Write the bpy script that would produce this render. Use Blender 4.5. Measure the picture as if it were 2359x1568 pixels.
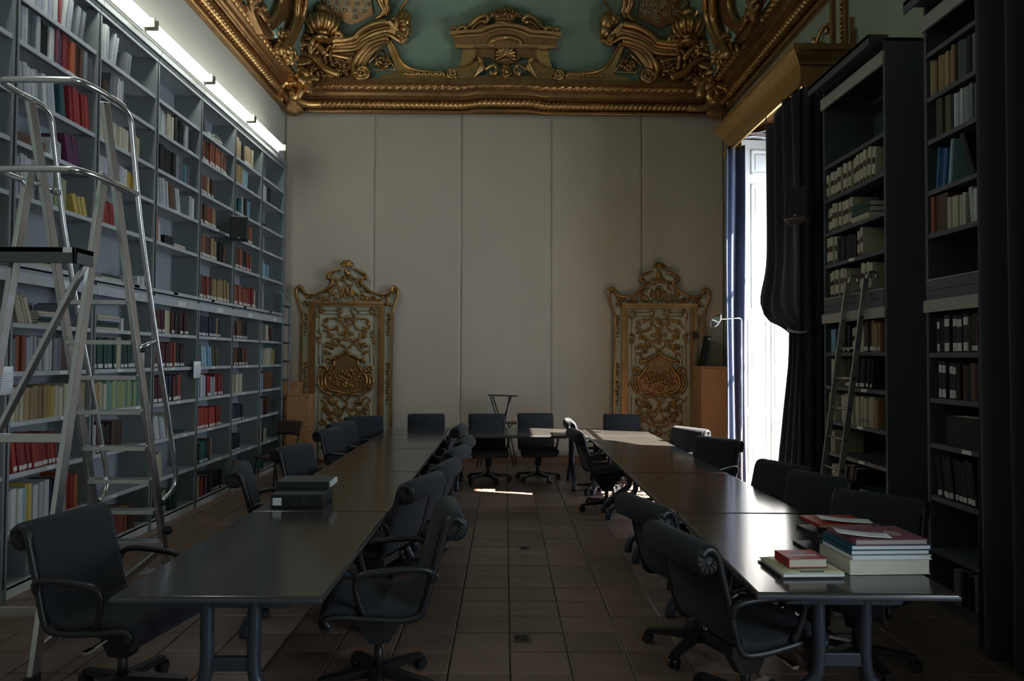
import bpy, bmesh, math, random
from mathutils import Vector, Matrix, noise
random.seed(7)
for o in list(bpy.data.objects): bpy.data.objects.remove(o)
S = bpy.context.scene
COL = S.collection
PI = math.pi
R = math.radians
# ------------------------------------------------------------------ camera
FPX, YAW, PIT, ROL, CAMZ = 1573.0, .0096, .0255, .0057, 1.75
FW = Vector((math.sin(YAW)*math.cos(PIT), math.cos(YAW)*math.cos(PIT), math.sin(PIT)))
RT = Vector((math.cos(YAW), -math.sin(YAW), 0)); UP = RT.cross(FW)
RT, UP = RT*math.cos(ROL)+UP*math.sin(ROL), UP*math.cos(ROL)-RT*math.sin(ROL)
cam = bpy.data.cameras.new('camera'); camo = bpy.data.objects.new('camera', cam); COL.objects.link(camo)
cam.sensor_width = 36; cam.lens = FPX/2359*36; cam.clip_start = .05; cam.clip_end = 200
mw = Matrix((RT, UP, -FW)).transposed().to_4x4(); mw.translation = (0, 0, CAMZ); camo.matrix_world = mw
S.camera = camo
# ------------------------------------------------------------------ light
S.view_settings.view_transform = 'Standard'; S.view_settings.look = 'None'
S.view_settings.gamma = 1; S.view_settings.use_curve_mapping = False
S.view_settings.exposure = 0.52
cy = S.cycles
cy.max_bounces = 6; cy.diffuse_bounces = 4; cy.glossy_bounces = 3; cy.transmission_bounces = 1; cy.volume_bounces = 0; cy.transparent_max_bounces = 2
cy.caustics_reflective = False; cy.caustics_refractive = False; cy.sample_clamp_indirect = 6
cy.use_adaptive_sampling = True; cy.adaptive_threshold = .06; cy.adaptive_min_samples = 16; cy.use_light_tree = False
SKY = 5.0; SUN = 46.0; TUBE = 12.0
w = bpy.data.worlds.new('sky'); S.world = w; w.use_nodes = True
bg = w.node_tree.nodes['Background']; bg.inputs[0].default_value = (.74, .87, 1, 1); bg.inputs[1].default_value = SKY
sd = Vector((-1, .30, -1.0))
sl = bpy.data.lights.new('sun', 'SUN'); so = bpy.data.objects.new('sun', sl); COL.objects.link(so)
sl.energy = SUN; sl.angle = R(.55); sl.color = (1, .92, .78)
so.rotation_euler = sd.to_track_quat('-Z', 'Y').to_euler(); so.location = (9, 6, 9)
def portal(loc, rot, sx, sy):
    l = bpy.data.lights.new('window_portal', 'AREA'); l.shape = 'RECTANGLE'; l.size = sx; l.size_y = sy
    l.cycles.is_portal = True
    o = bpy.data.objects.new('window_portal', l); COL.objects.link(o); o.location = loc; o.rotation_euler = rot
portal((4.06, 8.3, 2.3), (0, R(90), 0), 4.4, 2.2)      # tall window on the right wall (light enters towards -X)
portal((4.06, -.05, 2.45), (0, R(90), 0), 3.7, 2.7)      # second window of the same wall, behind the camera
# ------------------------------------------------------------------ pixel -> place helpers (photograph 2359 x 1568)
CO = Vector((0, 0, CAMZ))
def ray(x, y): return FW + RT*((x-1179.5)/FPX) - UP*((y-784)/FPX)
def onX(x, y, v): d = ray(x, y); return CO + d*((v-CO.x)/d.x)
def onY(x, y, v): d = ray(x, y); return CO + d*((v-CO.y)/d.y)
def onZ(x, y, v): d = ray(x, y); return CO + d*((v-CO.z)/d.z)
# ------------------------------------------------------------------ materials
MATS = {}
def lin(c): return tuple((v/12.92 if v <= .04045 else ((v+.055)/1.055)**2.4) for v in c)
def hx(s): return tuple(int(s[i:i+2], 16)/255 for i in (0, 2, 4))
def M(name, col, rough=.6, metal=0, var=.12, scale=6, bump=0, bscale=40, coat=0, emit=0, spec=.5, rnd=0, stretch=None, sheen=0):
    if name in MATS: return MATS[name]
    m = bpy.data.materials.new(name); m.use_nodes = True; nt = m.node_tree; b = nt.nodes['Principled BSDF']
    if isinstance(col, str): col = lin(hx(col))
    b.inputs['Roughness'].default_value = rough; b.inputs['Metallic'].default_value = metal
    b.inputs['Specular IOR Level'].default_value = spec
    b.inputs['Coat Weight'].default_value = coat; b.inputs['Coat Roughness'].default_value = .12
    if sheen: b.inputs['Sheen Weight'].default_value = sheen
    tc = nt.nodes.new('ShaderNodeTexCoord'); mp = nt.nodes.new('ShaderNodeMapping')
    nt.links.new(tc.outputs['Object'], mp.inputs[0])
    if stretch: mp.inputs['Scale'].default_value = stretch
    n = nt.nodes.new('ShaderNodeTexNoise'); n.inputs['Scale'].default_value = scale; n.inputs['Detail'].default_value = 4
    nt.links.new(mp.outputs[0], n.inputs['Vector'])
    mx = nt.nodes.new('ShaderNodeMix'); mx.data_type = 'RGBA'
    nt.links.new(n.outputs[0], mx.inputs[0])
    mx.inputs[6].default_value = tuple(max(0, c*(1-var)) for c in col)+(1,)
    mx.inputs[7].default_value = tuple(min(1, c*(1+var)) for c in col)+(1,)
    out = mx.outputs[2]
    if rnd:
        oi = nt.nodes.new('ShaderNodeObjectInfo'); hs = nt.nodes.new('ShaderNodeHueSaturation')
        mr = nt.nodes.new('ShaderNodeMapRange'); nt.links.new(oi.outputs['Random'], mr.inputs[0])
        mr.inputs[3].default_value = 1-rnd; mr.inputs[4].default_value = 1+rnd
        nt.links.new(mr.outputs[0], hs.inputs['Value']); nt.links.new(out, hs.inputs['Color']); out = hs.outputs[0]
    nt.links.new(out, b.inputs['Base Color'])
    if bump:
        n2 = nt.nodes.new('ShaderNodeTexNoise'); n2.inputs['Scale'].default_value = bscale; n2.inputs['Detail'].default_value = 3
        nt.links.new(mp.outputs[0], n2.inputs['Vector'])
        bp = nt.nodes.new('ShaderNodeBump'); bp.inputs['Strength'].default_value = bump; bp.inputs['Distance'].default_value = .01
        nt.links.new(n2.outputs[0], bp.inputs['Height']); nt.links.new(bp.outputs[0], b.inputs['Normal'])
    if emit:
        b.inputs['Emission Color'].default_value = col+(1,) if len(col) == 3 else col
        b.inputs['Emission Strength'].default_value = emit
    m.diffuse_color = tuple(col)+(1,)
    MATS[name] = m
    return m
goldd = M('door_gilding', (.42, .225, .075), .34, .85, .5, 9, .3, 60)
gold = M('gilding', (.56, .325, .130), .30, .92, .45, 5, .25, 60)
golddk = M('gilding_dark', (.34, .185, .080), .42, .85, .5, 7, .3, 60)  # darker gilding, used for ornament bodies, backings and some leaves
green = M('ceiling_green', (.27, .36, .27), .75, 0, .12, 1.5, .1, 8)
teal = M('stucco_teal', (.40, .52, .44), .7, 0, .1, 4)
creamp = M('door_cream', (.50, .47, .35), .6, 0, .15, 5, .1, 30)
plaster = M('wall_plaster', (.52, .50, .42), .9, 0, .08, 1.3, .1, 20)
plasterg = M('wall_plaster_greenish', (.36, .38, .28), .9, 0, .08, 1.3, .1, 20)
clothm = M('wall_cloth', (.57, .485, .395), .95, 0, .06, 1.2, .15, 220, sheen=.2)
tilem = M('terracotta_tile', (.205, .13, .10), .36, 0, .35, 3.5, .18, 22, rnd=.16)
groutm = M('grout', (.075, .065, .055), .9)
greym = M('bookcase_grey_enamel', (.30, .325, .345), .45, 0, .05, 2, .03, 60)
greyd = M('bookcase_grey_upright', (.22, .24, .24), .45, 0, .05, 2)
shelfm = M('shelf_light_grey', (.46, .48, .50), .45, 0, .06, 3)
darkseam = M('dark_gap', (.012, .013, .015), .7)
whitem = M('white_enamel', (.72, .73, .70), .5, 0, .05, 3)
paperm = M('white_paper', (.78, .80, .82), .8, 0, .04, 5)
pagem = M('book_pages', (.62, .57, .46), .85, 0, .12, 30, stretch=(1, 1, 14))
alum = M('aluminium', (.66, .67, .68), .24, .95, .08, 8, .04, 90)
chrome = M('chrome', (.80, .81, .83), .12, 1, .03, 5)
blackm = M('black_metal', (.018, .019, .022), .35, .2, .1, 5)
blackp = M('black_plastic', (.014, .015, .017), .4, 0, .1, 5)
fabricc = M('chair_fabric', (.0145, .0160, .0235), .9, 0, .15, 60, .2, 500, sheen=.05)
tabletop = M('table_top_laminate', (.043, .040, .037), .16, 0, .28, 5, .02, 80, coat=.25, stretch=(1, 3, 1))
tableedge = M('table_edge', (.05, .055, .065), .35, 0, .1, 5)
tablemetal = M('table_leg_enamel', (.045, .055, .075), .35, .3, .1, 5)
beech = M('beech_wood', (.48, .235, .10), .45, 0, .16, 3, .05, 30, stretch=(8, 8, 1))
plyd = M('dark_plywood', (.055, .035, .025), .45, 0, .2, 4, stretch=(1, 6, 1))
navyc = M('navy_curtain', (.035, .05, .105), .9, 0, .12, 3, .2, 300, sheen=.3)
blackc = M('black_curtain', (.012, .0125, .018), .95, 0, .12, 3, .2, 300, sheen=.25)
shutterw = M('shutter_white_paint', (.74, .72, .70), .5, 0, .04, 3)
darkshelf = M('dark_bookcase_enamel', (.078, .086, .096), .45, 0, .08, 3)
fascia = M('cream_fascia', (.36, .34, .30), .6, 0, .1, 3)
goldpel = M('pelmet_gilding', (.62, .38, .13), .33, .75, .2, 4, .1, 40, stretch=(1, .25, 1))
skirt = M('skirting_wood', (.22, .11, .06), .5, 0, .2, 4)
tubem = M('tube_glow', (.90, .96, .92), .5, 0, 0, 3, emit=TUBE)
# ------------------------------------------------------------------ mesh builder
class MB:
    def __init__(s): s.v = []; s.f = []; s.m = []; s.cur = 0
    def mat(s, i): s.cur = i; return s
    def add(s, vs, fs):
        b = len(s.v); s.v += [tuple(v) for v in vs]
        for f in fs: s.f.append(tuple(i+b for i in f)); s.m.append(s.cur)
        return s
    def box(s, a, b, mtx=None):
        (x0, y0, z0), (x1, y1, z1) = a, b
        vs = [Vector(p) for p in ((x0,y0,z0),(x1,y0,z0),(x1,y1,z0),(x0,y1,z0),(x0,y0,z1),(x1,y0,z1),(x1,y1,z1),(x0,y1,z1))]
        if mtx: vs = [mtx @ v for v in vs]
        return s.add(vs, [(0,3,2,1),(4,5,6,7),(0,1,5,4),(1,2,6,5),(2,3,7,6),(3,0,4,7)])
    def bar(s, p, q, w, h, up=(0, 0, 1)):
        p = Vector(p); q = Vector(q); d = (q-p); L = d.length; d.normalize()
        u = Vector(up); u = u - d*u.dot(d)
        if u.length < 1e-4: u = Vector((1, 0, 0)) - d*d.x
        u.normalize(); r = d.cross(u)
        m = Matrix((r, u, d)).transposed().to_4x4(); m.translation = p
        return s.box((-w/2, -h/2, 0), (w/2, h/2, L), m)
    def prism(s, poly, f):          # poly 2d list, f(u,v,k) k=0/1 -> Vector
        n = len(poly)
        vs = [f(u, v, 0) for u, v in poly]+[f(u, v, 1) for u, v in poly]
        return s.add(vs, [tuple(range(n))[::-1], tuple(range(n, 2*n))]+[(i, (i+1) % n, n+(i+1) % n, n+i) for i in range(n)])
    def tube(s, pts, r, seg=8, closed=False, cap=True, flat=1.0, upv=None):
        pts = [Vector(p) for p in pts]; n = len(pts)
        rr = r if callable(r) else (lambda t: r)
        vs = []; nrm = None
        for i, p in enumerate(pts):
            a = pts[i-1] if (i > 0 or closed) else pts[0]
            b = pts[(i+1) % n] if (i < n-1 or closed) else pts[-1]
            d = (b-a)
            if d.length < 1e-9: d = Vector((0, 0, 1))
            d.normalize()
            if upv is not None: nrm = Vector(upv)
            elif nrm is None: nrm = Vector((0, 0, 1)) if abs(d.z) < .9 else Vector((1, 0, 0))
            nrm = nrm - d*nrm.dot(d)
            if nrm.length < 1e-6: nrm = d.orthogonal()
            nrm.normalize(); bn = d.cross(nrm)
            q = rr(i/max(1, n-1))
            for k in range(seg):
                t = 2*PI*k/seg
                vs.append(p + bn*(q*math.cos(t)) + nrm*(q*flat*math.sin(t)))
        fs = []
        for i in range(n if closed else n-1):
            for k in range(seg):
                j = (i+1) % n
                fs.append((i*seg+k, i*seg+(k+1) % seg, j*seg+(k+1) % seg, j*seg+k))
        if cap and not closed:
            fs.append(tuple(range(seg))[::-1]); fs.append(tuple(range((n-1)*seg, n*seg)))
        return s.add(vs, fs)
    def lathe(s, prof, seg=16, mtx=None, ang=2*PI):
        vs = []; full = abs(ang-2*PI) < 1e-6; c = seg if full else seg+1
        for r, z in prof:
            for k in range(c):
                t = ang*k/seg; v = Vector((r*math.cos(t), r*math.sin(t), z)); vs.append(mtx @ v if mtx else v)
        fs = []
        for i in range(len(prof)-1):
            for k in range(seg):
                k2 = (k+1) % c if full else k+1
                fs.append((i*c+k, i*c+k2, (i+1)*c+k2, (i+1)*c+k))
        return s.add(vs, fs)
    def grid(s, nu, nv, f):
        vs = [f(i/nu, j/nv) for j in range(nv+1) for i in range(nu+1)]
        return s.add(vs, [(j*(nu+1)+i, j*(nu+1)+i+1, (j+1)*(nu+1)+i+1, (j+1)*(nu+1)+i) for j in range(nv) for i in range(nu)])
    def ball(s, c, r, sy=1, sz=1, n=8, m=6, mtx=None):
        c = Vector(c); prof = [(r*math.sin(PI*i/m), -r*math.cos(PI*i/m)) for i in range(m+1)]
        mm = Matrix.Translation(c) @ (mtx or Matrix()) @ Matrix.Diagonal((1, sy, sz, 1))
        return s.lathe(prof, n, mm)
    def mesh(s, name, mats, smooth=False):
        me = bpy.data.meshes.new(name); me.from_pydata(s.v, [], s.f)
        for m in (mats if isinstance(mats, (list, tuple)) else [mats]): me.materials.append(m)
        me.polygons.foreach_set('material_index', s.m)
        bm = bmesh.new(); bm.from_mesh(me); bmesh.ops.recalc_face_normals(bm, faces=bm.faces); bm.to_mesh(me); bm.free()
        if smooth: me.polygons.foreach_set('use_smooth', [True]*len(me.polygons))
        me.update(); return me
    def build(s, name, mats, parent=None, smooth=False, bevel=0, solid=0, seg=2):
        return link(name, s.mesh(name, mats, smooth), parent, bevel, solid, seg)
def link(name, me, parent=None, bevel=0, solid=0, seg=2):
    o = bpy.data.objects.new(name, me); COL.objects.link(o)
    if parent: o.parent = parent
    if solid:
        m = o.modifiers.new('solid', 'SOLIDIFY'); m.thickness = solid; m.offset = 0
    if bevel:
        m = o.modifiers.new('bevel', 'BEVEL'); m.width = bevel; m.segments = seg; m.limit_method = 'ANGLE'; m.angle_limit = R(40)
    return o
def tag(o, label=None, cat=None, group=None, kind=None):
    if label: o['label'] = label
    if cat: o['category'] = cat
    if group: o['group'] = group
    if kind: o['kind'] = kind
    return o
def thing(name, loc, rz=0, label=None, cat=None, group=None, kind=None):
    o = bpy.data.objects.new(name, None); COL.objects.link(o); o.location = loc; o.rotation_euler = (0, 0, rz); o.empty_display_size = .1
    return tag(o, label, cat, group, kind)
KIDS = {}
def copy_tree(o, parent=None):
    c = o.copy(); COL.objects.link(c)
    if parent: c.parent = parent
    for ch in list(o.children): copy_tree(ch, c)
    return c
def arc(cx, cy, r, a0, a1, n=10): return [(cx+r*math.cos(R(a0+(a1-a0)*i/n)), cy+r*math.sin(R(a0+(a1-a0)*i/n))) for i in range(n+1)]
def crom(pts, n=6):
    pts = [Vector(p) for p in pts]; out = []
    for i in range(len(pts)-1):
        p0 = pts[max(0, i-1)]; p1 = pts[i]; p2 = pts[i+1]; p3 = pts[min(len(pts)-1, i+2)]
        for k in range(n):
            t = k/n; out.append(.5*((2*p1)+(p2-p0)*t+(2*p0-5*p1+4*p2-p3)*t*t+(3*p1-p0-3*p2+p3)*t**3))
    out.append(pts[-1]); return out
# ================================================================== the room
XL, XLR, XR, YB, YF = -3.72, -3.90, 3.67, 11.46, -2.5
def struct(name, mb, mats, label, smooth=False, parent=None, bevel=0):
    o = mb.build(name, mats, parent, smooth, bevel)
    if not parent: tag(o, label, None, None, 'structure')
    return o
fl = MB().box((-4.0, YF, -.12), (4.3, YB+.1, -.006))
floor = struct('floor', fl, groutm, 'terracotta tiled floor of the library')
# tiles: columns .345 wide, rows .283 deep, each a bevelled slab
TW, TD = .345, .283
tb = MB(); a, b = TW/2-.0045, TD/2-.0035
tb.add([(-a,-b,-.008),(a,-b,-.008),(a,b,-.008),(-a,b,-.008),(-a,-b,-.003),(a,-b,-.003),(a,b,-.003),(-a,b,-.003),(-a+.005,-b+.005,0),(a-.005,-b+.005,0),(a-.005,b-.005,0),(-a+.005,b-.005,0)],
       [(0,1,5,4),(1,2,6,5),(2,3,7,6),(3,0,4,7),(4,5,9,8),(5,6,10,9),(6,7,11,10),(7,4,8,11),(8,9,10,11)])
tmesh = tb.mesh('floor_tile', tilem)
cells = []
for i in range(-12, 12):
    for j in range(-24, 27):
        x = .035+TW*(i+.5); y = 4.114+TD*(j+.5)
        if x < -3.86 or x > 3.75 or y > YB-.1 or y < YF+.1: continue
        cells.append((x, y))
near = [c for c in cells if c[1] > 3.3]
near.sort(key=lambda c: (abs(c[0]-.1) > 1.75, c[1]))
for x, y in near[:298]:
    o = link('floor_tile', tmesh, floor); o.location = (x, y, random.uniform(-.0008, .0008)); o.rotation_euler = (random.uniform(-.002, .002), random.uniform(-.002, .002), 0)
rest = near[298:]+[c for c in cells if c[1] <= 3.3]
rb = MB()
for x, y in rest: rb.add([(v[0]+x, v[1]+y, v[2]) for v in tb.v], tb.f)
ro = rb.build('floor_tile_field', tilem, floor); ro['kind'] = 'stuff'
# walls
struct('wall_back', MB().box((-4.0, YB, 0), (4.2, YB+.15, 7.6)), plaster, 'plastered end wall behind the hung cloth')
wl = MB()
wl.box((-4.1, YF, 0), (XLR, YB, 4.86)).box((-4.1, YF, 4.86), (XL, YB, 7.6)).box((XLR, 10.95, 0), (XL, YB, 4.86))
struct('wall_left', wl, plaster, 'pale plaster wall above the grey bookcases')
WY0, WY1, WZ = 7.25, 9.36, 4.72
wr = MB()
V0, V1, VZ0, VZ1 = -1.4, 1.3, .6, 4.3        # second window, behind the camera
wr.box((XR, YF, 0), (4.06, V0, 7.6)).box((XR, V1, 0), (4.06, WY0, 7.6)).box((XR, WY1, 0), (4.06, YB, 7.6)).box((XR, WY0, WZ), (4.06, WY1, 7.6)).box((XR, V0, 0), (4.06, V1, VZ0)).box((XR, V0, VZ1), (4.06, V1, 7.6))
struct('wall_right', wr, plasterg, 'greenish plaster wall above the dark bookcases')
wf = MB().box((-4.1, YF-.15, 0), (4.06, YF, 7.6))
struct('wall_front', wf, plaster, 'plaster wall behind the photographer')
struct('baseboard_back', MB().box((XL, YB-.035, 0), (XR, YB, .11)).box((XL, YB-.045, .11), (XR, YB, .125)), skirt, 'low brown wooden skirting along the end wall', bevel=.004)
# ceiling: coved, mitred in the corners
CV0, CZ0, CR = .41, 6.20, 2.0
cb = MB(); rings = []
ts = [90*i/16 for i in range(17)]
for t in ts:
    d = CV0 + CR*(1-math.cos(R(t))); z = CZ0 + CR*math.sin(R(t))
    rings.append([(XL+d, YF+d, z), (XR-d, YF+d, z), (XR-d, YB-d, z), (XL+d, YB-d, z)])
vs = [v for r in rings for v in r]
fs = [(4*i+k, 4*i+(k+1) % 4, 4*(i+1)+(k+1) % 4, 4*(i+1)+k) for i in range(16) for k in range(4)] + [(64, 65, 66, 67)]
cb.add(vs, fs)
ceil = struct('ceiling', cb, green, 'green coved stucco ceiling with gilt ornament')
def cove(px, py, off=0, side='b'):
    """point of the coved ceiling seen at a pixel of the photograph, raised by off along the surface normal"""
    d = ray(px, py)
    def dist(p): return (YB-p.y) if side == 'b' else ((p.x-XL) if side == 'l' else (XR-p.x))
    lo, hi = 2.0, 16.0
    def g(s):
        p = CO+d*s; dd = dist(p)-CV0
        if dd <= 0: return 1
        h = p.z-CZ0
        if h <= 0: return (.0005-dd)
        if dd >= CR: return -1
        return h-CR*math.sin(math.acos(1-dd/CR))
    for _ in range(40):
        m = (lo+hi)/2
        if g(m) > 0: hi = m
        else: lo = m
    p = CO+d*hi; dd = min(max(dist(p)-CV0, 0), CR*.99); t = math.acos(1-dd/CR)
    n2 = (math.cos(t), -math.sin(t))
    n = {'b': Vector((0, -n2[0], n2[1])), 'l': Vector((n2[0], 0, n2[1])), 'r': Vector((-n2[0], 0, n2[1]))}[side]
    return p + n*off
XC = (XL+XR)/2
def mirrored(mb):
    q = MB(); q.v = [(2*XC-x, y, z) for x, y, z in mb.v]; q.f = [f[::-1] for f in mb.f]; q.m = list(mb.m); return q
# cornice
def bumpf(x):      # the cornice breaks forward in the middle of the end wall
    a = abs(x-XC)
    return 0 if a > .75 else .5*(1+math.cos(PI*max(0, (a-.35))/.40)) if a > .35 else 1
prof = [(0, 5.84), (.07, 5.845), (.085, 5.89), (.06, 5.915), (.10, 5.93), (.15, 6.02), (.215, 6.045), (.215, 6.065), (.25, 6.075), (.265, 6.12), (.30, 6.135), (.33, 6.16), (.36, 6.24), (.42, 6.25), (.43, 6.27), (.40, 6.275), (.38, 6.30), (.2, 6.3), (0, 6.3)]
cm = MB(); n = len(prof)
stations = []
for i in range(97): x = XL+(XR-XL)*i/96; stations.append((x, YB, 0, -1, bumpf(x)))
def ring_pts(x0, y0, x1, y1):
    pass
vs = []; fs = []
path = [(-1, 1, 0)]
NS = 120
for i in range(NS+1):
    x = XL+(XR-XL)*i/NS; bf = bumpf(x)
    for d, z in prof:
        dd = d + bf*.05*(d > .05); xx = min(max(x, XL+d), XR-d); vs.append((xx, YB-dd, z+bf*.02*(d > .05)))
for i in range(NS): fs += [(i*n+k, i*n+(k+1) % n, (i+1)*n+(k+1) % n, (i+1)*n+k) for k in range(n)]
cm.add(vs, fs)
for side in (-1, 1):
    vs = []
    for y in (YF, YB):
        for d, z in prof:
            vs.append((XL+d if side < 0 else XR-d, y-(d if y == YB else 0), z))
    cm.add(vs, [(k, (k+1) % n, n+(k+1) % n, n+k) for k in range(n)])
corn = struct('trim_1', cm, golddk, 'carved gilt cornice running round the top of the walls', smooth=False)
def ribbed(name, d, z, r, ribs, amp, twist, mat, side):
    L = (XR-XL) if side == 'b' else 8.2
    seg = 10; N = int(ribs*6); vs = []
    for i in range(N+1):
        u = i/N; q = r*(1+amp*abs(math.sin(PI*ribs*u)))
        bf = bumpf(XL+L*u) if side == 'b' else 0
        for k in range(seg):
            t = 2*PI*k/seg; ph = twist*math.sin(t)*L/ribs
            a = d+bf*.06+q*math.cos(t); zz = z+bf*.02+q*math.sin(t)
            if side == 'b':
                x = min(max(XL+L*u+ph, XL+d), XR-d); vs.append((x, YB-a, zz))
            elif side == 'l': vs.append((XL+a, YB-d-L*u+ph, zz))
            else: vs.append((XR-a, YB-d-L*u+ph, zz))
    fs = [(i*seg+k, i*seg+(k+1) % seg, (i+1)*seg+(k+1) % seg, (i+1)*seg+k) for i in range(N) for k in range(seg)]
    return MB().add(vs, fs).build(name, mat, corn, True)
for sd_ in 'blr':
    ribbed('gadroon_moulding', .135, 5.965, .052, 92 if sd_ == 'b' else 102, .34, .5, gold, sd_)
    ribbed('leaf_moulding', .335, 6.195, .050, 60 if sd_ == 'b' else 66, .42, .9, gold, sd_)
    ribbed('fillet_moulding', .235, 6.085, .016, 8, .0, 0, gold, sd_)
    ribbed('bottom_bead', .075, 5.862, .018, 8, .0, 0, gold, sd_)
# ---------------------------------------------------------------- hung cloth panels on the end wall
seams = [XL+.01, onY(864, 400, YB-.02).x, onY(1063, 500, YB-.02).x, onY(1270, 500, YB-.02).x, onY(1478, 400, YB-.02).x, XR-.01]
clab = ['pale fabric wall panel behind the left gilt door', 'pale fabric wall panel just right of the left gilt door', 'middle pale fabric wall panel behind the two facing chairs', 'pale fabric wall panel just left of the right gilt door', 'pale fabric wall panel behind the right gilt door']
for i in range(5):
    x0, x1 = seams[i]+.0008, seams[i+1]-.0008
    def cf(u, v, x0=x0, x1=x1, i=i):
        x = x0+(x1-x0)*u; z = .13+5.75*v
        w_ = noise.noise(Vector((x*2.2, i*3.1, z*.35)))*.011+noise.noise(Vector((x*7+z*2.5, 4.2+i, z*.9)))*.007*(v**3+.15)
        edge = .0*math.exp(-((min(u, 1-u))*(x1-x0)/.012)**2)
        return Vector((x, YB-.05-w_+edge, z))
    o = MB().grid(36, 48, cf).build('fabric_wall_panel', clothm, None, True, solid=.004)
    tag(o, clab[i], 'fabric panel', 'fabric panels on the end wall')
# ---------------------------------------------------------------- window on the right with its open leaf
wn = thing('window_1', (3.9, (WY0+WY1)/2, 0), 0, 'tall white french window on the right between curtains', None, None, 'structure')
wx = -.02; hy = (WY1-WY0)/2
fr = MB()
fr.box((wx, -hy, 0), (wx+.09, -hy+.07, WZ)).box((wx, hy-.07, 0), (wx+.09, hy, WZ)).box((wx, -hy, 4.34), (wx+.09, hy, WZ)).box((wx, -hy, 0), (wx+.09, hy, .05))
fr.build('window_frame', shutterw, wn, bevel=.006)
for zz in (3.45, 2.3, 1.1):
    MB().box((wx+.01, -hy, zz), (wx+.06, hy, zz+.045)).build('glazing_bar', shutterw, wn, bevel=.004)
sill = MB().box((-.25, -hy-.02, -.001), (.2, hy+.02, .012)).build('threshold', whitem, wn)
# white panelled shutter leaf folded back across the far reveal
sh = thing('window_shutter', (3.22, 9.26, 0), R(4), 'white panelled shutter leaf glowing in direct sunlight by the window', 'shutter')
def leaf(w, h, panels, par, name):
    MB().box((0, 0, .02), (w, .035, h)).build(name, shutterw, par, bevel=.004)
    for (a, b, c, d) in panels:
        f = MB()
        for q in ((a, b, c, b+.03), (a, d-.03, c, d), (a, b, a+.03, d), (c-.03, b, c, d)): f.box((q[0], -.014, q[1]), (q[2], .0, q[3]))
        p = f.build('panel_moulding', shutterw, par, bevel=.005)
        MB().box((a+.06, -.008, b+.06), (c-.06, 0, d-.06)).build('raised_panel', shutterw, par, bevel=.006)
leaf(.40, 4.76, [(.13, 4.28, .40, 4.62), (.13, 2.45, .40, 4.15), (.08, .2, .36, 1.0), (.08, 1.1, .36, 2.3)], sh, 'board')
sh2 = thing('window_shutter', (3.635, 9.29, 0), R(2), 'narrow white shutter leaf nearest the window opening, burnt out by sun', 'shutter')
leaf(.30, 4.72, [(.04, .2, .26, .95), (.04, 1.1, .26, 1.55), (.04, 1.7, .26, 2.4), (.04, 2.55, .26, 4.5)], sh2, 'board')
# rolled papers left on top of the shutter
pm = thing('paper_bundle', (3.44, 9.28, 4.785), 0, 'crumpled papers lying on top of the white shutter', 'papers')
for k in range(4):
    a = .05*k
    MB().grid(6, 4, lambda u, v, k=k: Vector((-.17+.36*u, -.03+.10*v, .004+.022*k+.045*u*(k % 2)+.02*math.sin(4*u+k)+.015*math.sin(7*v+k)))).build('sheet', [paperm, M('pinkish_paper', (.5, .38, .34), .8)][k == 2], pm, True, solid=.003)
# second window behind the camera and an unseen slab added to keep direct sun out of it
w2 = thing('window_2', (3.95, (V0+V1)/2, VZ0), 0, 'window of the right wall behind the photographer', None, None, 'structure')
f2 = MB(); q = (V1-V0)/2; hh = VZ1-VZ0
f2.box((-.03, -q, 0), (.03, -q+.06, hh)).box((-.03, q-.06, 0), (.03, q, hh)).box((-.03, -q, 0), (.03, q, .06)).box((-.03, -q, hh-.06), (.03, q, hh)).box((-.03, -.03, 0), (.03, .03, hh))
f2.build('window_frame', whitem, w2)
tag(MB().box((4.06, -2.6, 4.45), (8.2, 2.2, 4.65)).build('balcony_slab', plaster), 'stone balcony slab outside the second window', 'balcony')
# ---------------------------------------------------------------- gilt pelmet over the window
pe = thing('window_pelmet', (3.67, 8.28, 4.6), 0, 'gilded box pelmet projecting above the window and curtains', 'pelmet')
py0, py1 = 7.07-8.28, 9.50-8.28
ppf = [(-.60, .02), (-.62, .0), (-.62, .05), (-.60, .06), (-.60, .22), (-.625, .235), (-.625, .26), (-.67, .31), (-.69, .34), (-.72, .35), (-.72, .41), (-.60, .41), (-.575, .41), (-.575, .02)]
pf = MB(); k = len(ppf)
vs = []
for y, s in ((py0, -1), (py1, 1)):
    for x, z in ppf: vs.append((x, y+s*(-(x+.575)-.0)*1.0, z))
pf.add(vs, [(i, (i+1) % k, k+(i+1) % k, k+i) for i in range(k)])
pf.build('front_moulding', goldpel, pe)
for y, s, nm in ((py0, -1, 'end_moulding'), (py1, 1, 'end_moulding')):
    e = MB(); vs = []
    for xx, pr in ((None, 1), (0, 0)):
        for x, z in ppf: vs.append(((x if pr else 0), y+s*(-(x+.575)), z))
    e.add(vs, [(i, (i+1) % k, k+(i+1) % k, k+i) for i in range(k)])
    e.build(nm, golddk, pe)
MB().box((-.58, py0, .38), (0, py1, .41)).build('top_board', golddk, pe)
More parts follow.
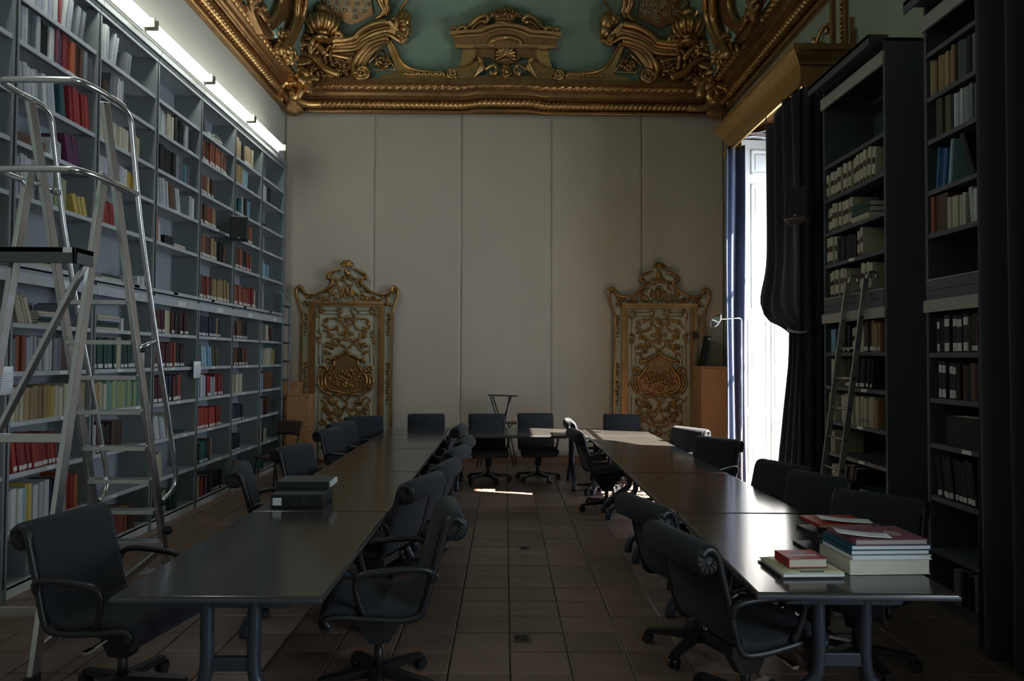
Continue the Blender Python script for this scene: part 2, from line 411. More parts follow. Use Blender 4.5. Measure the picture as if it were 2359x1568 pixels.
# moulding and gilt ornaments on the right wall above the pelmet
gm = MB()
gm.bar((3.655, 6.9, 5.86), (3.655, 9.2, 5.86), .03, .04)
struct('trim_2', gm, gold, 'thin gilt rail on the right wall under the cornice')
wp = thing('wall_panel_moulding', (3.66, 7.3, 5.02), 0, 'carved gilt panel moulding on the right wall above the pelmet', 'moulding')
for (y, wd) in ((.23, .05), (-.03, .10)):
    MB().box((-.035, y-wd/2, 0), (.01, y+wd/2, .85)).build('upright', golddk, wp, bevel=.006)
for i in range(16): MB().ball((-.04, -.03+.015*math.sin(i*2.2), .03+i*.052), .022, .9, 1.1, 6, 4).build('carved_leaf', gold, wp, True)
for (y, z0, z1) in ((-.2, .05, .35), (-.26, .0, .2)): MB().bar((-.02, y, z0), (-.02, y, z1), .02, .03).build('spur', golddk, wp)
def tubeY(pts, r, nm, par, mat=gold, seg=6, n=6): return MB().tube(crom(pts, n), r, seg).build(nm, mat, par, True)
ap = thing('gilt_wall_spray', (3.66, 8.1, 5.02), 0, 'gilt scroll sprays on the right wall standing above the pelmet', 'ornament')
sc = [[(0, .5, 0), (0, .42, .2), (0, .5, .38), (0, .36, .5)], [(0, .3, 0), (0, .2, .15), (0, .08, .3), (0, .12, .42)], [(0, .05, .02), (0, -.06, .12), (0, .02, .22)], [(0, -.15, .3), (0, -.28, .42), (0, -.36, .56), (0, -.46, .55)], [(0, -.3, .1), (0, -.26, .26), (0, -.33, .36)], [(0, -.55, .02), (0, -.48, .14), (0, -.56, .24)], [(0, .42, .3), (0, .56, .44), (0, .48, .6)]]
for i, p in enumerate(sc):
    MB().tube(crom([(x-.03-.03*math.sin(k*1.7), y, z) for k, (x, y, z) in enumerate(p)], 6), lambda t: .026*(1-.6*abs(2*t-1)), 6).build('scroll', gold, ap, True)
for i in range(9):
    y = random.uniform(-.5, .55); z = random.uniform(.05, .5); MB().ball((-.04, y, z), .035, 1, 1.5, 6, 4).build('leaf', gold, ap, True)
# ================================================================== gilt ornament of the ceiling
def vol(cx, cy, r, turns=1.6, a0=0, dr=1, n=26, r1=.12):
    return [(cx+r*(1-(1-r1)*i/n)*math.cos(R(a0)+dr*2*PI*turns*i/n), cy+r*(1-(1-r1)*i/n)*math.sin(R(a0)+dr*2*PI*turns*i/n)) for i in range(n+1)]
def sm(pts, n=5): return [(p.x, p.y) for p in crom([(x, y, 0) for x, y in pts], n)]
class Orn:
    """collects parts of one ornament; each part may be mirrored to the other half of the ceiling"""
    def __init__(s, side='b'): s.parts = []; s.side = side
    def band(s, nm, poly, o0, o1, mat=None): s.parts.append((nm, MB().prism(poly, lambda u, v, k: cove(u, v, o1 if k else o0, s.side)), mat or gold, False)); return s
    def tube(s, nm, pts, r, off=.05, mat=None, seg=7, flat=1): s.parts.append((nm, MB().tube([cove(x, y, off, s.side) for x, y in pts], r, seg, flat=flat), mat or gold, True)); return s
    def clump(s, nm, cx, cy, rx, ry, n, r=.05, off=.05, mat=None):
        mb = MB()
        for _ in range(n):
            a = random.uniform(0, 2*PI); q = math.sqrt(random.random())
            c = cove(cx+rx*q*math.cos(a), cy+ry*q*math.sin(a), off*random.uniform(.5, 1.5), s.side)
            m = Matrix.Rotation(random.uniform(0, 6), 4, 'Y') @ Matrix.Rotation(random.uniform(-1, 1), 4, 'X')
            mb.ball(c, r*random.uniform(.6, 1.2), .5, 1.7, 6, 4, m)
        s.parts.append((nm, mb, mat or gold, True)); return s
    def ball(s, nm, cx, cy, r, off=.05, sy=1, sz=1, mat=None): s.parts.append((nm, MB().ball(cove(cx, cy, off, s.side), r, sy, sz, 10, 7), mat or gold, True)); return s
    def lathe(s, nm, cx, cy, prof, off, mat=None):
        s.parts.append((nm, MB().lathe(prof, 16, Matrix.Translation(cove(cx, cy, off, s.side))), mat or gold, True)); return s
    def fan(s, nm, cx, cy, r, a0, a1, n, off=.06, rad=.03, mat=None):
        for i in range(n):
            a = R(a0+(a1-a0)*i/(n-1))
            s.parts.append((nm, MB().tube([cove(cx+r*t*math.cos(a), cy-r*t*math.sin(a), off*(1.2-.5*t), s.side) for t in (.15, .45, .75, 1)], lambda t: rad*(.35+.8*t), 6), mat or gold, True))
        return s
    def place(s, name, label, cat='ornament', mirror=False, group=None, both=False):
        c = Vector((0, 0, 0)); k = 0
        for nm, mb, mt, smo in s.parts:
            for v in mb.v: c += Vector(v); k += 1
        c /= k
        if mirror: c.x = 2*XC-c.x
        if both: c.x = XC
        t = thing(name, c, 0, label, cat, group)
        for nm, mb, mt, smo in s.parts:
            for q in ([mb, mirrored(mb)] if both else [mirrored(mb) if mirror else mb]):
                if both: q.v = [((XC if abs(v[0]-XC) < .022 else v[0]), v[1], v[2]) for v in q.v]
                q2 = MB(); q2.v = [tuple(Vector(v)-c) for v in q.v]; q2.f = q.f; q2.m = q.m
                q2.build(nm, mt, t, smo)
        return t
CX = 1166
# --- central broken pediment
o = Orn()
o.band('entablature', [(1042, 76), (1072, 72), (1108, 71), (1122, 63), (1142, 57), (CX, 55), (CX, 114), (1093, 114), (1092, 118), (1067, 120), (1062, 113), (1050, 112), (1046, 92)], -.05, .16, golddk)
o.band('cornice_cap', [(1038, 74), (1072, 70), (1107, 68), (1121, 60), (1141, 54), (CX, 52), (CX, 60), (1143, 62), (1124, 68), (1110, 76), (1074, 78), (1040, 84)], .1, .26)
o.band('frieze_step', [(1046, 84), (1076, 82), (1112, 80), (1127, 72), (1145, 67), (CX, 65), (CX, 69), (1146, 71), (1129, 77), (1114, 85), (1078, 87), (1047, 90)], .1, .21)
o.band('lower_step', [(1050, 106), (1092, 106), (1128, 105), (1128, 110), (1093, 111), (1090, 116), (1052, 114)], .1, .205)
o.band('body', [(1094, 114), (CX, 114), (CX, 152), (1149, 149), (1141, 144), (1129, 135), (1112, 136), (1104, 146), (1090, 150), (1095, 133)], -.05, .10, golddk)
o.band('leg', [(1067, 119), (1095, 116), (1095, 133), (1088, 147), (1074, 157), (1058, 159), (1063, 145), (1066, 132)], -.05, .15)
o.band('leg_edge', [(1095, 116), (1099, 117), (1098, 134), (1090, 150), (1074, 161), (1072, 157), (1087, 146), (1094, 133)], .05, .18, golddk)
o.band('plinth', [(1036, 182), (1060, 180), (CX, 178), (CX, 198), (1036, 198)], -.05, .10, golddk)
o.tube('hood', sm([(1129, 106), (1132, 97), (1145, 90), (CX, 87)]), .045, .16)
o.tube('hood_curl', vol(1134, 106, 5, 1.2, 180, -1, 14), .02, .19)
o.tube('top_scroll', sm([(1076, 66), (1086, 56), (1096, 44), (1108, 36), (1118, 34), (1125, 40), (1124, 49), (1118, 51), (1116, 46)]), .035, .14)
o.tube('top_scroll_inner', sm([(1088, 66), (1098, 56), (1106, 50), (1114, 48)]), .03, .12)
o.band('scroll_web', [(1080, 68), (1096, 48), (1112, 40), (1120, 48), (1128, 58), (1108, 68)], 0, .09, golddk)
o.tube('corner_leaf', sm([(1058, 80), (1056, 72), (1062, 64), (1072, 62), (1076, 68)]), .04, .2)
o.tube('corner_leaf', sm([(1040, 68), (1046, 63), (1054, 66)]), .03, .2)
o.tube('volute', vol(1043, 174, 13, 1.9, 30, 1), .028, .13)
o.band('volute_disc', [(1043+12*math.cos(a*PI/8), 174+12*math.sin(a*PI/8)) for a in range(16)], 0, .11, golddk)
o.band('volute_arm', [(1050, 163), (1064, 157), (1085, 150), (1104, 144), (1112, 150), (1104, 168), (1090, 184), (1060, 186), (1056, 178)], 0, .11)
for k in range(7):
    o.tube('acanthus_leaf', sm([(1092+3*k, 184-5*k), (1100+2*k, 176-5*k), (1112-k, 166-4*k), (1116-2*k, 156-3*k)]), .022, .14+.01*k)
o.tube('small_scroll', sm([(1118, 166), (1128, 158), (1138, 156), (1144, 163), (1142, 174), (1134, 177), (1131, 170)]), .032, .14)
o.tube('shell_stem', sm([(CX, 138), (1158, 143), (1152, 145)]), .02, .12)
o.fan('shell_rib', CX, 130, 26, 92, 205, 6, .15, .032)
o.ball('flower', 1145, 26, .035, .15).ball('flower', 1139, 30, .03, .15).ball('flower', 1151, 21, .035, .16).ball('flower', 1158, 18, .03, .17).ball('flower', 1160, 25, .04, .18).ball('flower', 1130, 27, .02, .12)
o.clump('leaves', 1148, 31, 14, 9, 26, .03, .15, golddk)
ped = o.place('ceiling_pediment', 'gilt pediment with shell and crown in the middle of the ceiling cove', both=True)
o = Orn()
o.band('basket', [(1143, 50), (1139, 34), (1187, 34), (1183, 50), (CX, 53)], 0, .17)
o.tube('basket_rim', [(1138, 35), (CX, 33), (1188, 35)], .03, .17)
o.tube('basket_foot', [(1142, 50), (CX, 52), (1184, 50)], .035, .17)
o.ball('mask', CX, 168, .09, .14, .8, 1.2).clump('beard', CX, 178, 12, 7, 16, .035, .17)
o.clump('crown_flowers', CX, 26, 20, 8, 30, .03, .18, golddk)
for nm, mb, mt, smo in o.parts:
    mb.v = [tuple(Vector(v)-ped.location) for v in mb.v]; mb.build(nm, mt, ped, smo)
# --- side pedestals (left half traced, right half mirrored)
def side_orn(mir):
    L = 'right' if mir else 'left'
    g = 'pair of gilt ceiling ornaments'
    o = Orn()
    o.band('pediment_arm', [(771, 97), (817, 92), (828, 80), (842, 68), (866, 56), (896, 49), (936, 98), (930, 104), (900, 82), (872, 88), (848, 99), (832, 112), (818, 120), (771, 122)], -.05, .17)
    o.tube('arm_cap', sm([(770, 97), (817, 92), (829, 80), (843, 68), (867, 55), (897, 49)]), .055, .19)
    o.tube('arm_fillet', sm([(770, 107), (820, 103), (833, 92), (848, 81), (870, 70), (902, 63)]), .03, .18)
    o.tube('arm_lower', sm([(770, 122), (818, 120), (833, 112), (848, 99), (873, 88), (900, 82), (932, 103)]), .035, .19)
    o.band('end_block', [(896, 49), (904, 46), (944, 94), (934, 104)], 0, .24)
    o.tube('arch_rib', sm([(824, 178), (818, 163), (821, 147), (832, 128), (850, 108), (872, 96), (898, 90)]), .05, .15)
    o.tube('arch_rib', sm([(831, 172), (829, 158), (834, 142), (846, 124), (862, 110), (880, 102), (898, 97)]), .035, .13)
    o.band('arch_web', [(820, 165), (824, 145), (836, 125), (852, 108), (874, 97), (898, 91), (900, 101), (884, 107), (866, 122), (848, 146), (842, 166)], -.03, .10)
    o.band('strut', [(890, 96), (902, 92), (912, 112), (922, 138), (938, 156), (970, 168), (1022, 171), (1040, 176), (1040, 188), (880, 188), (880, 178), (918, 168), (905, 136)], -.03, .08)
    o.tube('strut_edge', sm([(900, 92), (912, 114), (923, 138), (940, 157), (972, 168), (1026, 171)]), .028, .09)
    o.band('plinth', [(720, 186), (1045, 186), (1045, 196), (720, 196)], -.05, .12, golddk)
    o.tube('volute', vol(839, 174, 19, 2.2, 200, -1, 34), .03, .16)
    o.band('volute_disc', [(839+17*math.cos(a*PI/8), 174+17*math.sin(a*PI/8)) for a in range(16)], 0, .12)
    o.tube('triangle_frame', [(883, 116), (852, 147), (866, 165), (914, 165), (883, 116)], .018, .09)
    o.clump('rosette', 883, 146, 16, 14, 22, .035, .06)
    o.band('frieze_block', [(770, 122), (818, 120), (822, 130), (816, 142), (770, 140)], -.05, .12, golddk)
    o.tube('frieze_moulding', sm([(745, 130), (775, 132), (812, 140)]), .035, .15)
    o.clump('garland', 782, 150, 38, 14, 70, .045, .1, golddk)
    for k in range(7): o.tube('leaf_run', sm([(930+14*k, 178), (937+14*k, 173), (944+14*k, 179)]), .02, .1)
    o.ball('mask_head', 935, 42, .12, .2, .9, 1.2).ball('mask_face', 939, 66, .10, .24, .9, 1.1).clump('mask_curls', 926, 44, 13, 16, 26, .04, .22)
    o.clump('mask_beard', 936, 82, 13, 10, 20, .035, .24)
    o.tube('acanthus_ribbon', sm([(878, -30), (879, 0), (888, 18), (882, 34), (868, 42)]), lambda t: .075*(1-.5*t), .12)
    o.tube('acanthus_ribbon', sm([(893, -30), (893, 2), (898, 18), (892, 34)]), .04, .13)
    o.tube('ribbon_stem', sm([(952, -30), (938, 0), (927, 14), (922, 30)]), .022, .08)
    o.place('ceiling_scroll_pediment', 'gilt curved half pediment with big volute on the %s of the ceiling cove' % L, mirror=mir, group=g)
    # urn
    o = Orn()
    o.lathe('urn', 750, 62, [(0, -.24), (.14, -.23), (.16, -.20), (.08, -.16), (.075, -.13), (.13, -.10), (.21, -.03), (.245, .04), (.23, .11), (.17, .16), (.12, .2), (.11, .24), (.15, .27), (.10, .30), (.07, .34), (0, .36)], .22)
    for k in range(12):
        a = 2*PI*k/12; c = cove(750, 62, .22)
        o.parts.append(('gadroon', MB().tube([c+Vector((q*math.cos(a), q*math.sin(a), z)) for q, z in ((.12, -.11), (.21, -.03), (.25, .04), (.23, .11))], lambda t: .035, 6), gold, True))
    o.tube('urn_scroll', vol(722, 62, 14, 1.4, 0, 1, 20), .045, .2).tube('urn_scroll', vol(784, 84, 13, 1.4, 180, -1, 20), .045, .2)
    o.clump('leaves', 742, 86, 42, 10, 46, .05, .16)
    o.place('ceiling_urn', 'gilt gadrooned urn in relief on the %s of the ceiling cove' % L, mirror=mir, group=g)
    # lattice shield
    o = Orn()
    o.band('shield', [(722, -40), (716, 0), (707, 24), (730, 33), (745, 40), (770, 40), (790, 48), (810, 58), (838, 46), (861, 34), (856, 0), (850, -40)], -.03, .05, golddk)
    for r_ in range(-2, 4):
        for c_ in range(6):
            x = 722+c_*25+(4 if r_ % 2 else 0)-c_*.8*(r_+1)+6; y = -12+r_*15+c_*1.2
            if y > 30+8*(c_ > 3) or y > 46: continue
            q = 7
            o.parts.append(('lattice_square', MB().tube([cove(x+a, y+b, .055) for a, b in ((-q, -4.5), (q, -5), (q, 4.5), (-q, 5))], .012, 4, closed=True), teal, False))
            o.ball('lattice_stud', x, y, .028, .06)
    o.place('ceiling_lattice_shield', 'gilt shield of lattice squares high on the %s of the ceiling' % L, mirror=mir, group=g)
    # corner cartouche
    o = Orn()
    o.band('backing', [(655, 200), (640, 150), (632, 112), (650, 96), (690, 84), (730, 84), (772, 96), (790, 118), (822, 128), (818, 160), (824, 194)], -.05, .05, golddk)
    for k in range(9): o.tube('acanthus', sm([(668+13*k, 184-3*k), (664+13*k, 168-5*k), (674+13*k, 152-6*k), (684+13*k, 158-6*k)]), .035, .12+.05*random.random())
    o.clump('leaf_cluster', 720, 176, 60, 12, 60, .05, .12, golddk).clump('leaf_cluster', 760, 160, 55, 20, 60, .04, .1)
    o.tube('corner_scroll', sm([(652, 206), (660, 192), (678, 187), (700, 190), (716, 202), (724, 218), (722, 230)]), .09, .30)
    o.tube('corner_scroll', sm([(660, 218), (668, 208), (684, 205), (700, 210), (706, 222), (700, 236), (690, 238), (688, 228)]), .07, .30)
    o.tube('corner_scroll', sm([(690, 222), (694, 236), (708, 246), (726, 250), (748, 250)]), .06, .2)
    o.tube('corner_scroll', sm([(658, 216), (652, 228), (655, 238), (664, 242)]), .04, .26)
    o.clump('leaf_cluster', 690, 194, 42, 20, 80, .06, .26).clump('leaf_cluster', 664, 166, 26, 26, 44, .05, .2)
    o.fan('shell_rib', 708, 172, 28, 50, 130, 6, .36, .05)
    o.clump('grapes', 662, 118, 24, 22, 70, .035, .2, golddk).clump('foliage', 706, 108, 34, 22, 60, .055, .2)
    o.tube('strapwork', sm([(652, 150), (680, 138), (712, 134), (738, 146), (756, 168), (790, 184)]), .06, .22)
    o.tube('strapwork', sm([(700, 92), (720, 100), (742, 112), (756, 130)]), .06, .2)
    o.tube('acanthus', sm([(690, 128), (702, 112), (716, 106), (726, 112), (722, 122)]), .045, .26).tube('acanthus', sm([(640, 128), (648, 112), (644, 100), (650, 90)]), .045, .2)
    pc = onY(678, 248, 11.2)
    mb = MB()
    for k in range(9):
        a = (k-4)*.2; mb.tube([pc+Vector((math.sin(a)*.075*q, -.10+.02*q, .16-q*.105*math.cos(a*.8))) for q in range(4)], lambda t: .075*(1-.8*t), 6)
    o.parts.append(('pendant_leaf', mb, golddk, True))
    o.place('corner_cartouche', 'gilt scrolled corner cartouche with pendant leaf, %s of the fabric wall' % L, mirror=mir, group=g)
    # side wall cove
    o = Orn('l')
    o.band('backing', [(554, -20), (574, 6), (608, 52), (642, 100), (670, 142), (664, 112), (640, 94), (612, 88), (598, 78), (584, 50), (572, 20), (566, -20)], -.04, .05, golddk)
    for k in range(8): o.tube('acanthus', sm([(566+13*k, 2+18*k), (578+13*k, -4+18*k), (584+13*k, 8+18*k), (592+12*k, 16+17*k)]), .035, .06)
    o.clump('leaf_cluster', 632, 100, 16, 10, 24, .045, .08).clump('leaf_cluster', 654, 126, 12, 14, 24, .045, .08)
    o.tube('arch_rib', sm([(622, 118), (634, 92), (648, 60), (658, 30), (662, 0), (664, -40)]), .06, .16).tube('arch_rib', sm([(636, 112), (648, 84), (660, 56), (670, 28), (676, 0), (680, -40)]), .05, .18)
    o.band('arch_web', [(628, 112), (650, 60), (662, 20), (664, -30), (690, -30), (688, 10), (676, 58), (664, 82), (650, 100)], -.02, .12)
    o.band('field_frame', [(592, 40), (600, 50), (610, 46), (624, 28), (634, 0), (636, -30), (662, -30), (656, 12), (644, 54), (636, 92), (622, 84), (610, 66)], -.02, .08, golddk)
    o.tube('oval_rim', sm([(588, 32), (596, 44), (604, 46), (612, 42), (624, 24), (632, 0), (633, -30)]), .035, .09)
    o.band('triangle_field', [(640, 44), (614, 70), (624, 88), (634, 84)], .05, .1, teal)
    o.clump('triangle_leaves', 628, 74, 6, 11, 14, .035, .14)
    o.clump('cove_foliage', 576, 4, 8, 20, 40, .05, .08, golddk)
    o.clump('cove_foliage', 640, 108, 14, 10, 24, .05, .12)
    o.place('side_cove_frame', 'gilt moulded arch frame on the %s side of the ceiling cove' % L, mirror=mir, group=g)
side_orn(False); side_orn(True)
# ================================================================== the two gilt doors
def make_door(idx, xc, right):
    L = 'right' if right else 'left'
    d = thing('door_%d' % idx, (xc, YB-.06, 0), 0, 'ornate cream door with gilt scrollwork and crest on the %s of the end wall' % L, None, None, 'structure')
    K = .0023; cx = 515
    def P(x, y, off=0): return Vector(((x-cx)*K, -off, 2.61-(y-400)*K))
    def band(nm, poly, o0, o1, mat=goldd, both=False):
        for s in ((1, -1) if both else (1,)):
            MB().prism([(cx+s*(x-cx), y) for x, y in poly], lambda u, v, k: P(u, v, o1 if k else o0)).build(nm, mat, d)
    def tube(nm, pts, r=.012, off=.075, both=True, mat=goldd, sp=True):
        for s in ((1, -1) if both else (1,)):
            q = [P(cx+s*(x-cx), y, off) for x, y in pts]
            if sp and 'scroll' in nm:
                for e_ in (0, -1, len(q)//2):
                    for _ in range(2): MB().ball(q[e_]+Vector((random.uniform(-.03, .03), -.004, random.uniform(-.03, .03))), .017, .7, 1.5, 6, 4).build('foliage', goldd, d, True)
            MB().tube(crom(q, 5) if sp else q, (lambda t: r*1.3*(1.15-.5*abs(2*t-1))), 6).build(nm, mat, d, True)
    bot = 1535
    band('door_leaf', [(288, 405), (742, 405), (742, bot), (288, bot)], -.02, .045, creamp)
    band('pilaster', [(190, 440), (245, 440), (245, bot), (190, bot)], -.03, .05, creamp, True)
    band('outer_moulding', [(184, 440), (200, 440), (200, bot), (184, bot)], -.03, .085, goldd, True)
    band('frame_moulding', [(243, 385), (268, 385), (268, bot), (243, bot)], -.03, .10, goldd, True)
    band('frame_moulding', [(268, 400), (290, 400), (290, bot), (268, bot)], -.03, .075, golddk, True)
    band('head_moulding', [(243, 375), (787, 375), (787, 392), (243, 392)], -.03, .13, gold)
    band('head_moulding', [(260, 392), (770, 392), (770, 410), (260, 410)], -.03, .09, gold)
    crest = [(190, 455), (168, 385), (148, 318), (152, 285), (176, 266), (194, 286), (206, 306), (240, 322), (296, 322), (352, 296), (396, 260), (412, 232), (404, 210), (372, 208), (392, 172), (432, 152), (468, 138), (486, 104), (515, 84)]
    band('crest_board', crest+[(2*cx-x, y) for x, y in crest[::-1][1:]]+[(785, 455), (785, 378), (245, 378), (245, 455)], -.03, .04, creamp)
    tube('crest_edge', crest[2:9], .022, .07); tube('crest_edge', crest[8:13], .020, .07); tube('crest_ear', [(412, 232), (404, 210), (376, 206), (392, 174), (432, 152), (466, 140)], .022, .08)
    tube('crest_edge', [(188, 455), (168, 385), (150, 325), (152, 288), (174, 272), (188, 290), (180, 306)], .020, .07)
    # shell finial
    for k in range(7):
        a = R(30+20*k); MB().tube([P(515+q*math.cos(a), 130-q*math.sin(a), .10-.0006*q) for q in (6, 22, 40, 54)], lambda t: .010+.012*t, 6).build('finial_rib', goldd, d, True)
    MB().ball(P(515, 165, .08), .05, .7, 1.2, 10, 7).build('finial_boss', goldd, d, True)
    MB().tube([P(515+32*math.cos(R(a)), 300-52*math.sin(R(a)), .06) for a in range(0, 360, 20)], .012, 6, closed=True).build('medallion_ring', goldd, d, True)
    MB().ball(P(515, 300, .04), .055, .35, 1.6, 10, 7).build('medallion_figure', golddk, d, True)
    for pts in ([(215, 330), (235, 350), (262, 340), (256, 326), (244, 334)], [(300, 355), (330, 335), (355, 350), (345, 366), (332, 356)], [(380, 350), (405, 320), (432, 330), (428, 352), (412, 348)], [(430, 270), (450, 240), (440, 215), (425, 225)], [(455, 360), (475, 330), (468, 300), (452, 310)], [(560-90, 210), (485, 190), (500, 205), (490, 220)], [(205, 390), (222, 400), (232, 384), (220, 376)], [(360, 310), (385, 300), (400, 285)]): tube('crest_scroll', pts, .013, .055)
    for k in range(46):
        x = random.uniform(-1, 1)*300; t_ = abs(x)/300; y = 375-random.random()*(150*max(0, 1-abs(x)/130)+55)
        MB().ball(P(515+x, y, .045), random.uniform(.012, .022), .6, random.uniform(.8, 1.8), 6, 4).build('foliage', goldd, d, True)
    # pilaster drops
    for y0 in (470, 820, 960):
        for k in range(7):
            for s in (1, -1):
                MB().ball(P(cx+s*(218-cx)+4*math.sin(k*2), y0+k*24, .055), .024*(1-.07*k)+.006, .5, 1.1, 6, 4).build('pilaster_drop', golddk if k % 2 else goldd, d, True)
    # leaf mouldings
    tube('leaf_border', [(318, bot-30), (318, 1040)], .008, .05, sp=False); tube('leaf_border', [(318, 830), (318, 660)], .008, .05, sp=False); tube('leaf_border', [(318, 600), (318, 470)], .008, .05, sp=False)
    tube('inner_border', [(345, 1230), (345, 1075)], .008, .05, sp=False); tube('inner_border', [(345, 820), (345, 680)], .008, .05, sp=False)
    tube('top_border', [(345, 440), (440, 440)], .009, .05, sp=False); tube('top_border', [(345, 466), (452, 466)], .009, .05, sp=False)
    for pts in ([(305, 470), (312, 440), (330, 425), (350, 440), (335, 455)], [(440, 440), (462, 425), (480, 430), (476, 450), (462, 470), (470, 486), (490, 490), (515, 492)], [(352, 545), (358, 510), (385, 495), (420, 500), (445, 490), (460, 500)], [(370, 560), (400, 578), (440, 570), (458, 540), (452, 515)], [(360, 575), (372, 590), (390, 585), (386, 570)], [(318, 600), (335, 610), (330, 630), (312, 640), (308, 655), (320, 662)], [(470, 520), (490, 545), (505, 580), (515, 620)], [(515, 560), (500, 590), (480, 610), (470, 600)], [(380, 620), (400, 605), (415, 620), (405, 635), (392, 628)], [(415, 655), (440, 640), (470, 650), (495, 640), (512, 655)], [(370, 690), (385, 670), (410, 680), (425, 700), (415, 715)], [(445, 690), (470, 680), (495, 700), (512, 715)], [(365, 745), (380, 735), (392, 752)]): tube('leaf_scroll', pts, .0125, .055)
    for (x, y) in ((375, 690), (400, 700), (368, 515), (430, 690), (392, 610), (500, 515), (455, 655)):
        for s in (1, -1):
            for k in range(4): MB().ball(P(cx+s*(x-cx)+random.uniform(-14, 14), y+random.uniform(-14, 14), .05), .02, .6, 1.4, 6, 4).build('foliage', golddk, d, True)
    # central cartouche
    ca = [(515, 735), (485, 750), (455, 775), (430, 800), (428, 830), (415, 850), (398, 880), (375, 905), (365, 940), (372, 980), (400, 1010), (440, 1020), (480, 1030), (515, 1040)]
    band('cartouche', ca+[(2*cx-x, y) for x, y in ca[::-1][1:-1]], .03, .07, golddk)
    tube('cartouche_rim', ca, .020, .08)
    tube('cartouche_hood', [(515, 722), (490, 755), (455, 765), (425, 785), (395, 788), (378, 795), (388, 812), (402, 802)], .022, .09)
    for pts in ([(335, 885), (325, 855), (345, 840), (372, 850), (378, 870), (362, 880), (352, 868)], [(345, 900), (372, 905), (395, 900), (420, 890), (430, 870)], [(330, 905), (318, 930), (322, 970), (345, 1010), (375, 1030), (400, 1040)], [(350, 915), (342, 945), (350, 985), (370, 1000)], [(395, 1045), (420, 1050), (450, 1040), (480, 1050), (500, 1075), (515, 1090)], [(415, 1060), (405, 1085), (420, 1100), (440, 1095)]): tube('cartouche_scroll', pts, .016, .075)
    for k in range(110):
        a = random.uniform(0, 2*PI); q = math.sqrt(random.random()); MB().ball(P(515+120*q*math.cos(a), 930+70*q*math.sin(a), .075), random.uniform(.012, .028), .6, random.uniform(.8, 1.6), 6, 4).build('cartouche_relief', goldd, d, True)
    # lower field
    for pts in ([(345, 1075), (365, 1060), (385, 1080), (405, 1110), (425, 1120), (440, 1110)], [(360, 1110), (372, 1130), (362, 1150), (378, 1165)], [(515, 1120), (495, 1140), (470, 1150), (450, 1135)], [(515, 1125), (500, 1160), (480, 1190), (455, 1200), (440, 1185)], [(400, 1180), (420, 1200), (410, 1220), (395, 1215)], [(385, 1130), (405, 1160), (430, 1165), (445, 1150)], [(470, 1215), (490, 1230), (515, 1235)], [(430, 1230), (455, 1250), (490, 1255), (515, 1270)], [(360, 1250), (385, 1265), (400, 1290), (385, 1310)], [(440, 1290), (470, 1310), (500, 1300), (515, 1320)], [(345, 1235), (365, 1235), (370, 1255)], [(340, 1340), (380, 1360), (430, 1350), (470, 1370), (515, 1360)], [(350, 1420), (390, 1400), (430, 1420), (420, 1450)], [(450, 1430), (480, 1410), (515, 1430)]): tube('lower_scroll', pts, .0125, .055)
    for (x, y) in ((370, 1125), (415, 1215), (470, 1200), (380, 1180), (430, 1330), (380, 1290)):
        for s in (1, -1):
            for k in range(4): MB().ball(P(cx+s*(x-cx)+random.uniform(-15, 15), y+random.uniform(-15, 15), .05), .02, .6, 1.4, 6, 4).build('foliage', golddk, d, True)
    band('kick_board', [(288, bot-25), (742, bot-25), (742, bot), (288, bot)], .03, .065, golddk)
    hd = MB(); c = P(295, 962, .06)
    hd.lathe([(.0, -.006), (.018, -.006), (.018, .004), (.0, .006)], 12, Matrix.Translation(c) @ Matrix.Rotation(R(90), 4, 'X')).bar(c, c+Vector((0, -.045, 0)), .014, .014).bar(c+Vector((0, -.045, 0)), c+Vector((.05, -.045, -.005)), .014, .012)
    hd.build('door_handle', chrome, d, True)
make_door(1, -2.635, False)
make_door(2, 2.555, True)
# ================================================================== bookcases and books
import re
PAL = {'wh': ('white', ['C8CACC', 'B4B8BE', 'D6D6D2', 'AFB4BA']), 'cr': ('cream', ['C9BFA2', 'BCB08E', 'D2C8AE']), 'tn': ('tan', ['A98C5E', 'B79B66', '9C7C50']),
 'lb': ('brown leather', ['6E3A22', '84452A', '5A3424', '8C5A3A', '48301F']), 'rd': ('red', ['A01E1E', '8C1A1C', 'B3301F']), 'bg': ('burgundy', ['4E1A20', '421C22', '5A2226']),
 'nv': ('navy', ['1C2740', '232C44', '18203A']), 'bk': ('black', ['15161A', '1E1F23', '101114']), 'gn': ('dark green', ['1E4A42', '244F45', '17403C']), 'tl': ('teal', ['2C6A70', '3A7C80', '23595F']),
 'cy': ('light blue', ['86B4C8', '78A8C4', '9CC2CE']), 'yl': ('yellow', ['C9A93A', 'D0B54E', 'B89A30']), 'or': ('orange', ['C0581E', 'B44A1C', 'CC6A2A']), 'gy': ('grey', ['70747C', '5A5E66', '868A90']),
 'yg': ('pale green', ['9CA86A', '7FA08A', 'A8B07A', '6F9C90']), 'pu': ('purple', ['6A2A50', '54305A', '7A3A58']), 'br': ('brown', ['5C3A28', '6A4630', '4C3022']), 'rb': ('rust', ['9A4A2A', '8A3E24', 'A8583A']), 'bl': ('blue', ['2A5C9C', '3A78B0', '244E88']), 'ol': ('olive', ['5C5A34', '4C4C30', '6A6640'])}
for k_, (n_, cs) in PAL.items():
    for i, c in enumerate(cs):
        q_ = lin(hx(c)); g_ = sum(q_)/3; M('book_%s_%d' % (n_.replace(' ', '_'), i), tuple(.82*(v*.86+g_*.14) for v in q_), .6, 0, .15, 30, .05, 80)
labelm = M('spine_label_paper', (.62, .62, .58), .8, 0, .06, 20)
bandm = M('spine_band_dark_red', (.07, .028, .026), .7)
vellum = M('vellum_spine', (.50, .46, .34), .7, 0, .15, 25)
kraft = M('black_spine', (.016, .015, .016), .6)
